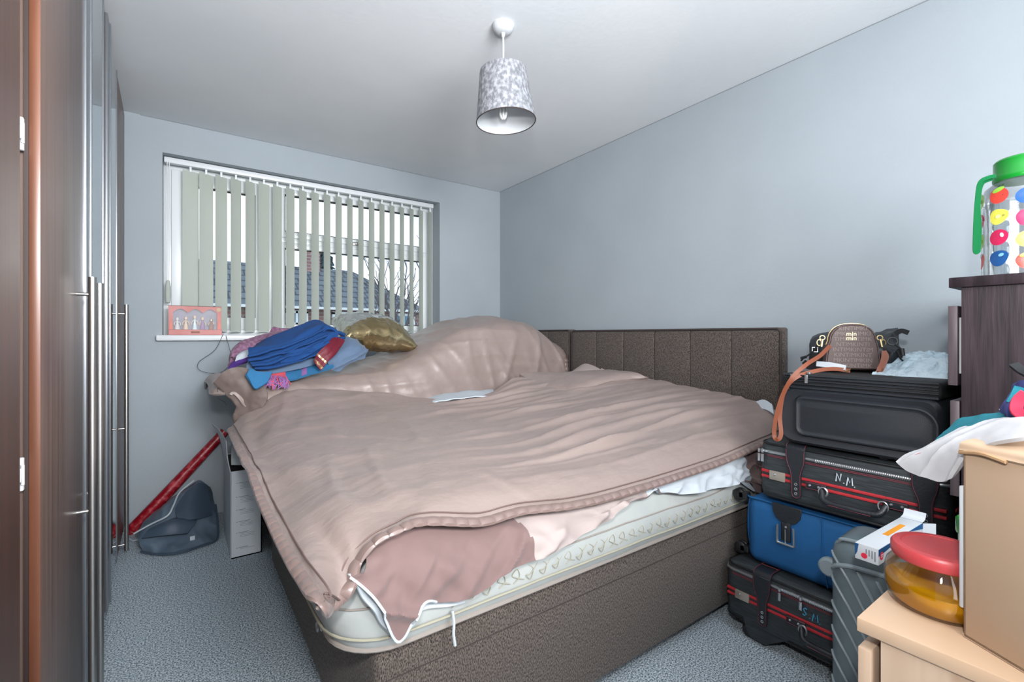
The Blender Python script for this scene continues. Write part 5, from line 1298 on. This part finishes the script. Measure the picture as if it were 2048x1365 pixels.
pl_ = obj('paper_slip', grid([[(1.860, 0.735, 1.005), (1.840, 0.683, 1.002), (1.820, 0.632, 0.999)], [(1.880, 0.741, 1.021), (1.860, 0.691, 1.020), (1.840, 0.636, 1.013)]], 10, 4, None, .004), 'white_card')
solo(pl_, 'small white card tucked under the brown bag on the black suitcase', 'card')
bp = obj('plastic_wrapped_pack', grid([
 [(1.860, 0.569, 0.988), (1.850, 0.505, 0.981), (1.840, 0.441, 0.977), (1.830, 0.376, 0.973)],
 [(1.950, 0.567, 1.006), (1.930, 0.514, 1.018), (1.920, 0.461, 1.024), (1.900, 0.390, 1.013)],
 [(2.030, 0.554, 1.026), (2.020, 0.517, 1.045), (2.000, 0.467, 1.047), (1.980, 0.406, 1.040)],
 [(2.120, 0.553, 1.041), (2.120, 0.522, 1.053), (2.100, 0.477, 1.053), (2.080, 0.427, 1.048)],
 [(2.250, 0.576, 1.022), (2.250, 0.547, 1.033), (2.250, 0.511, 1.034), (2.250, 0.462, 1.027)]], 60, 50, lambda u, v, p: .008 * fbm(p.x * 16, p.y * 18, 1) + .006 * ridge(p.x * 22, p.y * 26, 2), .01), 'bubble')
solo(bp, 'pale blue plastic wrapped pack on the black suitcase beside the dark chest', 'pack')

# ------------------------------------------------------------------ dark chest of drawers
ch = thing('chest_of_drawers', 'tall dark walnut chest of drawers at the right edge with drawers ajar', 'chest of drawers', (1.96, -.05, 0))
cx0, cx1, cy0, cy1, ct = 1.625, 2.315, -.16, .308, 1.236
bm = bmesh.new()
box(bm, cx0, cx0 + .018, cy0, cy1, 0, ct); box(bm, cx1 - .018, cx1, cy0, cy1, 0, ct); box(bm, cx0, cx1, cy0, cy0 + .01, 0, ct); box(bm, cx0, cx1, cy0, cy1 - .03, .02, .04)
for z in (.3, .6, .9): box(bm, cx0, cx1, cy0, cy1 - .03, z, z + .01)
obj('side_panels', bm, 'darkwood', ch, world=True)
obj('top', B(cx0 - .012, cx1 + .01, cy0 - .01, cy1 + .022, ct, ct + .026, .002), 'darkwood', ch, world=True)
for z0, z1, o in ((.985, 1.190, .024), (.70, .945, .020), (.40, .67, .003), (.08, .37, .003)):
    d = obj('drawer', B(cx0 + .002, cx1 - .002, cy1 + o - .016, cy1 + o + .002, z0, z1, .001), 'darkwood2', ch, world=True)
    bm = bmesh.new(); box(bm, cx0 + .03, cx1 - .03, cy1 - .3, cy1 + o - .016, z0 + .03, z0 + .035); box(bm, cx0 + .022, cx0 + .034, cy1 - .3, cy1 + o - .016, z0 + .03, z1 - .03); box(bm, cx1 - .034, cx1 - .022, cy1 - .3, cy1 + o - .016, z0 + .03, z1 - .03)
    obj('drawer_box', bm, 'white_trim', d, world=True)

# bottle with fruit prints
wbt = thing('drinks_bottle', 'large clear drinks bottle with fruit prints and green cap on the dark chest', 'bottle', (1.80, .218, ct + .026))
R_ = .082
obj('bottle_body', lathe(bmesh.new(), [(0, .002), (R_ - .01, .0), (R_, .01), (R_, .222), (R_ - .006, .242), (R_ - .022, .256), (.056, .262), (.056, .268)], (0, 0, 0), 64), 'plasticclear', wbt)
obj('water', lathe(bmesh.new(), [(0, .006), (R_ - .006, .006), (R_ - .004, .02), (R_ - .004, .20), (0, .20)], (0, 0, 0), 48), 'water', wbt)
bm = lathe(bmesh.new(), [(0.0, .258), (.060, .258), (.062, .262), (.062, .272), (.060, .275), (.060, .310), (.056, .315), (0, .316)], (0, 0, 0), 56)
cap = obj('screw_cap', bm, 'green', wbt)
ctr = Vector((1.80, .218, 0)); base_a = math.atan2(-ctr.y, -ctr.x)   # side of the bottle turned to the room
def sticker(ang, z, w, h, m, tiltz=0.0, wob=0.0):
    bm = bmesh.new(); n = 28; R2 = R_ + .0006
    c0 = bm.verts.new((R2 * math.cos(ang), R2 * math.sin(ang), z)); ring = []
    for k in range(n):
        a = 2 * PI * k / n; q = 1 + wob * math.cos(3 * a)
        dx = w / 2 * math.cos(a) * q; dz = h / 2 * math.sin(a) * q; dx, dz = dx * math.cos(tiltz) - dz * math.sin(tiltz), dx * math.sin(tiltz) + dz * math.cos(tiltz)
        ring.append(bm.verts.new((R2 * math.cos(ang + dx / R2), R2 * math.sin(ang + dx / R2), z + dz)))
    for k in range(n): bm.faces.new((c0, ring[k], ring[(k + 1) % n]))
    return bm
fr_rows = [('fr_red', 'fr_green'), ('fr_yellow', 'fr_paleyellow'), ('fr_cherry', 'white_card'), ('fr_blue', 'fr_sky')]
cols_ = [(-.62, fr_rows), (.04, [('fr_blue', 'fr_sky'), ('fr_cherry', 'white_card'), ('fr_yellow', 'fr_paleyellow'), ('fr_red', 'fr_green')]), (-1.38, [('fr_green', 'fr_green'), ('fr_cherry', 'white_card'), ('fr_green', 'fr_paleyellow'), ('fr_red', 'white_card')]), (1.3, fr_rows)]
for da, rr_ in cols_:
    for k, (m1, m2) in enumerate(rr_):
        ang = base_a - da * -1; z = .214 - k * .054 - (.012 if da > 0 else 0)
        p = obj('fruit_print', sticker(ang, z, .043, .040, m1, .2 * k, .05 if k % 2 else .0), m1, wbt)
        kind = m1[3:]
        dw, dh, dz, da_ = {'red': (.028, .011, .015, 0), 'yellow': (.012, .010, 0, 0), 'cherry': (.008, .012, .005, .10), 'blue': (.012, .008, .008, .08)}.get(kind, (.010, .012, 0, 0))
        bm = sticker(ang + da_, z + dz, dw, dh, m2, .3)
        for v in bm.verts: v.co.x *= 1.008; v.co.y *= 1.008
        obj('print_detail', bm, m2, p)
ls = ribbon([(1.735, 0.263, 1.530), (1.725, 0.277, 1.527), (1.720, 0.290, 1.516), (1.720, 0.295, 1.473), (1.720, 0.298, 1.407), (1.720, 0.299, 1.341), (1.724, 0.295, 1.336), (1.730, 0.295, 1.347), (1.734, 0.294, 1.402), (1.734, 0.296, 1.462), (1.734, 0.290, 1.514), (1.740, 0.270, 1.527)], .0048, .0014, (-.9, -.35, 0), 110)
obj('carry_strap', ls, 'green_strap', wbt, world=True)
bm = bmesh.new()
for k in range(3): lathe(bm, [(0, 0), (.004, 0), (.004, .002), (.003, .004), (0, .004)], Vector((1.720, 0.290, 1.276)) + Vector((k * .0, -k * .009, 0)) * 1, 10)
for v in bm.verts: v.co.z = v.co.z - min(w.co.z for w in bm.verts) + 1.288 if False else v.co.z
tb = obj('tablet_strip', B(1.685, 1.70, .262, .285, ct + .026, ct + .030, .001), 'fringe_red'); solo(tb, 'tiny pink and white tablet strip at the front edge of the dark chest top', 'tablets')

# ------------------------------------------------------------------ pale bedside drawers in the foreground
bd = thing('bedside_drawers', 'pale beech drawer unit in the bottom right foreground', 'drawers', (1.14, .05, 0))
px0, px1, py0, py1, pt = .888, 1.39, -.16, .292, .66
obj('top', B(px0, px1, py0, py1, pt - .022, pt, .0015), 'palewood', bd, world=True)
bm = bmesh.new(); box(bm, px0 + .006, px0 + .024, py0 + .01, py1 - .03, 0, pt - .022); box(bm, px1 - .024, px1 - .006, py0 + .01, py1 - .03, 0, pt - .022); box(bm, px0 + .02, px1 - .02, py0 + .01, py0 + .02, 0, pt - .03); box(bm, px0 + .02, px1 - .02, py0 + .01, py1 - .04, 0, .02)
obj('side_panels', bm, 'palewood_side', bd, world=True)
for z0, z1, o in ((.42, .612, .0), (.22, .41, 0), (.03, .21, 0)):
    d = obj('drawer', B(px0 + .004, px1 - .004, py1 - .018 + o, py1 + .0 + o, z0, z1, .002), 'palewood_side', bd, world=True)
    bm = bmesh.new(); cyl(bm, (1.14, py1, (z0 + z1) / 2), (1.14, py1 + .02, (z0 + z1) / 2), .012, 16)
    obj('knob', bm, 'steel', d, world=True)

# oil jar
oj = thing('oil_jar', 'squat glass jar of golden oil with coral red lid on the pale drawers', 'jar', (1.035, .222, pt))
Rj = .074
prof = [(0, .003), (Rj * .80, .001), (Rj * .92, .008), (Rj, .03), (Rj, .052), (Rj * .95, .066), (Rj * .82, .078), (Rj * .79, .084), (Rj * .79, .092)]
obj('glass_body', lathe(bmesh.new(), prof, (0, 0, 0), 64), 'glass', oj)
obj('oil', lathe(bmesh.new(), [(0, .005), (Rj * .78, .005), (Rj * .90, .012), (Rj * .975, .03), (Rj * .975, .040), (0, .040)], (0, 0, 0), 64), 'oil', oj)
bm = lathe(bmesh.new(), [(0, .080), (Rj * .86, .080), (Rj * .88, .083), (Rj * .88, .096), (Rj * .84, .100), (Rj * .70, .101), (Rj * .68, .099), (0, .099)], (0, 0, 0), 64)
obj('screw_lid', bm, 'redlid', oj)
gj = thing('jar', 'small pot with bright green lid behind the oil jar', 'jar', (1.335, .232, pt))
obj('pot', lathe(bmesh.new(), [(0, 0), (.024, 0), (.026, .004), (.026, .045), (0, .045)], (0, 0, 0), 30), 'green', gj)
obj('lid', lathe(bmesh.new(), [(0, .043), (.029, .043), (.030, .047), (.030, .072), (.027, .075), (0, .075)], (0, 0, 0), 30), 'green', gj)

# cardboard box, open flaps
cb = thing('cardboard_box', 'brown cardboard box on the pale drawers at the right edge', 'box', (.96, .18, pt), math.radians(-119.7))
# local X runs from the far corner toward the viewer, local Y away to the right
BL, BD, BH = .34, .30, .285
bm = bmesh.new()
box(bm, 0, BL, 0, .005, 0.001, BH, .0015); box(bm, 0, .005, 0, BD, 0.001, BH, .0015); box(bm, 0, BL, BD - .005, BD, 0.001, BH, .0015); box(bm, BL - .005, BL, 0, BD, 0.001, BH, .0015); box(bm, 0, BL, 0, BD, 0.001, .006)
obj('carton', bm, 'card', cb)
obj('top_flap', grid([[(-.004, -.004, BH - .004), (.12, -.006, BH - .002), (BL, -.004, BH - .004)], [(-.006, .012, BH + .010), (.12, .01, BH + .012), (BL, .01, BH + .010)], [(.0, .10, BH + .018), (.12, .10, BH + .020), (BL, .10, BH + .018)], [(.0, .17, BH + .012), (.12, .17, BH + .014), (BL, .17, BH + .012)]], 24, 24, lambda u, v, p: .0015 * fbm(p.x * 20, p.y * 20), .005), 'card', cb)
obj('side_flap', B(-.010, -.004, .004, .04, .04, .225, .002), 'white_card', cb)
obj('edge_wear', T([(-.003, -.002, BH - .008), (.03, -.006, BH - .002), (.06, -.005, BH - .006)], .003, seg=6), 'card_dark', cb)

# clothes on the cardboard box
gw = thing('garment', 'off white garment draped over the cardboard box and hanging left', 'garment', (1.0, .16, .95))
c = [
 [(1.050, 0.282, 0.886), (1.040, 0.266, 0.876), (1.020, 0.238, 0.875), (1.000, 0.215, 0.877), (0.990, 0.198, 0.889)],
 [(1.050, 0.271, 0.900), (1.030, 0.247, 0.906), (1.010, 0.223, 0.914), (0.990, 0.198, 0.922), (0.970, 0.177, 0.929)],
 [(1.050, 0.252, 0.917), (1.030, 0.228, 0.931), (1.010, 0.202, 0.942), (0.980, 0.173, 0.951), (0.955, 0.153, 0.953)],
 [(1.060, 0.228, 0.939), (1.040, 0.202, 0.954), (1.020, 0.172, 0.966), (0.970, 0.138, 0.976), (0.930, 0.116, 0.972)],
 [(1.090, 0.205, 0.957), (1.070, 0.180, 0.969), (1.040, 0.153, 0.981), (0.980, 0.115, 0.993), (0.930, 0.087, 0.990)],
 [(1.120, 0.171, 0.966), (1.090, 0.149, 0.976), (1.050, 0.118, 0.988), (0.980, 0.082, 0.998), (0.930, 0.054, 0.996)],
]
obj('cloth', grid(c, 60, 60, lambda u, v, p: .003 * fbm(p.x * 14, p.y * 14, p.z * 14) + .004 * ridge(u * 2.2, v * .7, 4) ** 2, .006), 'offwhite', gw, world=True)
obj('red_stitching', T([(1.045, 0.273, 0.896), (1.035, 0.255, 0.907), (1.030, 0.234, 0.921)], .0012, seg=4), 'red', gw, world=True)
te = obj('garment', grid([
 [(1.100, 0.243, 0.925), (1.100, 0.230, 0.937), (1.080, 0.203, 0.952), (1.060, 0.167, 0.970), (1.040, 0.122, 0.985)],
 [(1.120, 0.237, 0.938), (1.120, 0.224, 0.948), (1.100, 0.201, 0.961), (1.080, 0.167, 0.976), (1.050, 0.123, 0.993)],
 [(1.150, 0.237, 0.940), (1.150, 0.221, 0.963), (1.140, 0.198, 0.972), (1.120, 0.171, 0.983), (1.090, 0.127, 1.001)]], 40, 20, lambda u, v, p: .003 * fbm(p.x * 20, p.y * 20), .006), 'teal')
solo(te, 'teal garment lying between the off white cloth and the navy one', 'garment')
ng = thing('garment', 'navy and crimson garment bunched at the far right edge above the box', 'garment', (1.02, .12, .98))
c = [[(1.090, 0.158, 0.989), (1.070, 0.144, 0.984), (1.050, 0.123, 0.986), (1.030, 0.096, 0.992)],
     [(1.080, 0.152, 1.004), (1.060, 0.140, 1.004), (1.040, 0.122, 1.008), (1.020, 0.095, 1.014)],
     [(1.100, 0.148, 1.017), (1.080, 0.137, 1.022), (1.060, 0.121, 1.027), (1.040, 0.097, 1.034)],
     [(1.120, 0.145, 1.033), (1.100, 0.137, 1.039), (1.080, 0.121, 1.045), (1.060, 0.099, 1.051)]]
obj('cloth', grid(c, 40, 40, lambda u, v, p: .006 * fbm(p.x * 20, p.y * 20, p.z * 20) + .004 * ridge(p.x * 30, p.z * 26, 3), .01), 'navy', ng, world=True)
obj('crimson_band', ribbon([(1.040, 0.130, 0.992), (1.035, 0.135, 1.001), (1.035, 0.133, 1.015), (1.035, 0.125, 1.027)], .007, .003, (-.9, -.3, .3), 30), 'crimson', ng, world=True)
obj('white_edge', ribbon([(1.085, 0.156, 0.990), (1.080, 0.148, 0.998)], .006, .002, (-.9, -.3, .3), 8), 'white_cotton', ng, world=True)
obj('teal_edge', ribbon([(1.070, 0.145, 1.007), (1.070, 0.140, 1.020), (1.070, 0.136, 1.033)], .006, .002, (-.9, -.3, .3), 10), 'teal', ng, world=True)
bk = obj('strap_end', ribbon([(1.100, 0.146, 1.066), (1.080, 0.132, 1.056), (1.060, 0.114, 1.050)], .006, .003, (-.9, -.3, .3), 10), 'black_plastic', None); solo(bk, 'black strap end at the right edge above the navy garment', 'strap')

# ------------------------------------------------------------------ light
def area(name, loc, rot, size, power, col=(1, 1, 1), sy=None):
    l = bpy.data.lights.new(name, 'AREA'); l.energy = power; l.color = col
    l.shape = 'RECTANGLE' if sy else 'SQUARE'; l.size = size
    if sy: l.size_y = sy
    o = bpy.data.objects.new(name, l); COL.objects.link(o); o.location = loc; o.rotation_euler = rot
    return o
def aim(o, tgt):
    d = Vector(tgt) - o.location; o.rotation_euler = d.to_track_quat('-Z', 'Y').to_euler()
fl = area('camera_flash', (-.02, -.05, 1.42), (0, 0, 0), .10, 15, (1, .99, .97)); aim(fl, (1.35, 1.9, 1.5))
am = area('room_fill_light', (.5, -1.15, 1.3), (0, 0, 0), 2.2, 34, (.97, .985, 1), 2.0); aim(am, (1.1, 2.2, 1.5))  # added fill behind the camera, not a lamp of the room
up = area('ceiling_fill_light', (.75, -.7, 1.6), (0, 0, 0), 1.0, 44, (.97, .985, 1), .7); aim(up, (1.2, .9, 2.4))  # added fill that lifts the ceiling from out of view

l = bpy.data.lights.new('far_wall_fill', 'SPOT'); l.energy = 190; l.spot_size = math.radians(84); l.spot_blend = 1; l.shadow_soft_size = .35; l.color = (.97, .985, 1)  # added fill spot to brighten the far wall and ceiling
o = bpy.data.objects.new('far_wall_fill', l); COL.objects.link(o); o.location = (.35, -.75, 1.75); aim(o, (.65, 3.4, 1.75))

w = bpy.data.worlds.new('overcast_sky'); bpy.context.scene.world = w; w.use_nodes = True
N = w.node_tree.nodes; Lk = w.node_tree.links; bg = N['Background']
tc = N.new('ShaderNodeTexCoord'); mp = N.new('ShaderNodeMapping'); mp.inputs['Scale'].default_value = (2, 2, 5)
nz = N.new('ShaderNodeTexNoise'); nz.inputs['Scale'].default_value = 2.2; nz.inputs['Detail'].default_value = 5
cr = N.new('ShaderNodeValToRGB'); cr.color_ramp.elements[0].position = .4; cr.color_ramp.elements[1].position = .62
cr.color_ramp.elements[0].color = (.62, .74, .90, 1); cr.color_ramp.elements[1].color = (.95, .98, 1, 1)
Lk.new(tc.outputs['Generated'], mp.inputs['Vector']); Lk.new(mp.outputs['Vector'], nz.inputs['Vector']); Lk.new(nz.outputs['Fac'], cr.inputs['Fac']); Lk.new(cr.outputs['Color'], bg.inputs['Color'])
bg.inputs['Strength'].default_value = 1.4

# ------------------------------------------------------------------ camera
cam = bpy.data.cameras.new('camera'); co = bpy.data.objects.new('camera', cam); COL.objects.link(co)
co.location = (0, 0, 1.113); co.rotation_euler = (PI / 2, 0, -math.radians(90 - 54.6))
cam.sensor_width = 36; cam.lens = 36 * 935 / 2048; cam.shift_y = -(682.5 - 672) / 2048; cam.clip_start = .02
bpy.context.scene.camera = co
vs = bpy.context.scene.view_settings
vs.view_transform = 'Standard'; vs.look = 'None'; vs.gamma = 1; vs.use_curve_mapping = False; vs.exposure = 0.38
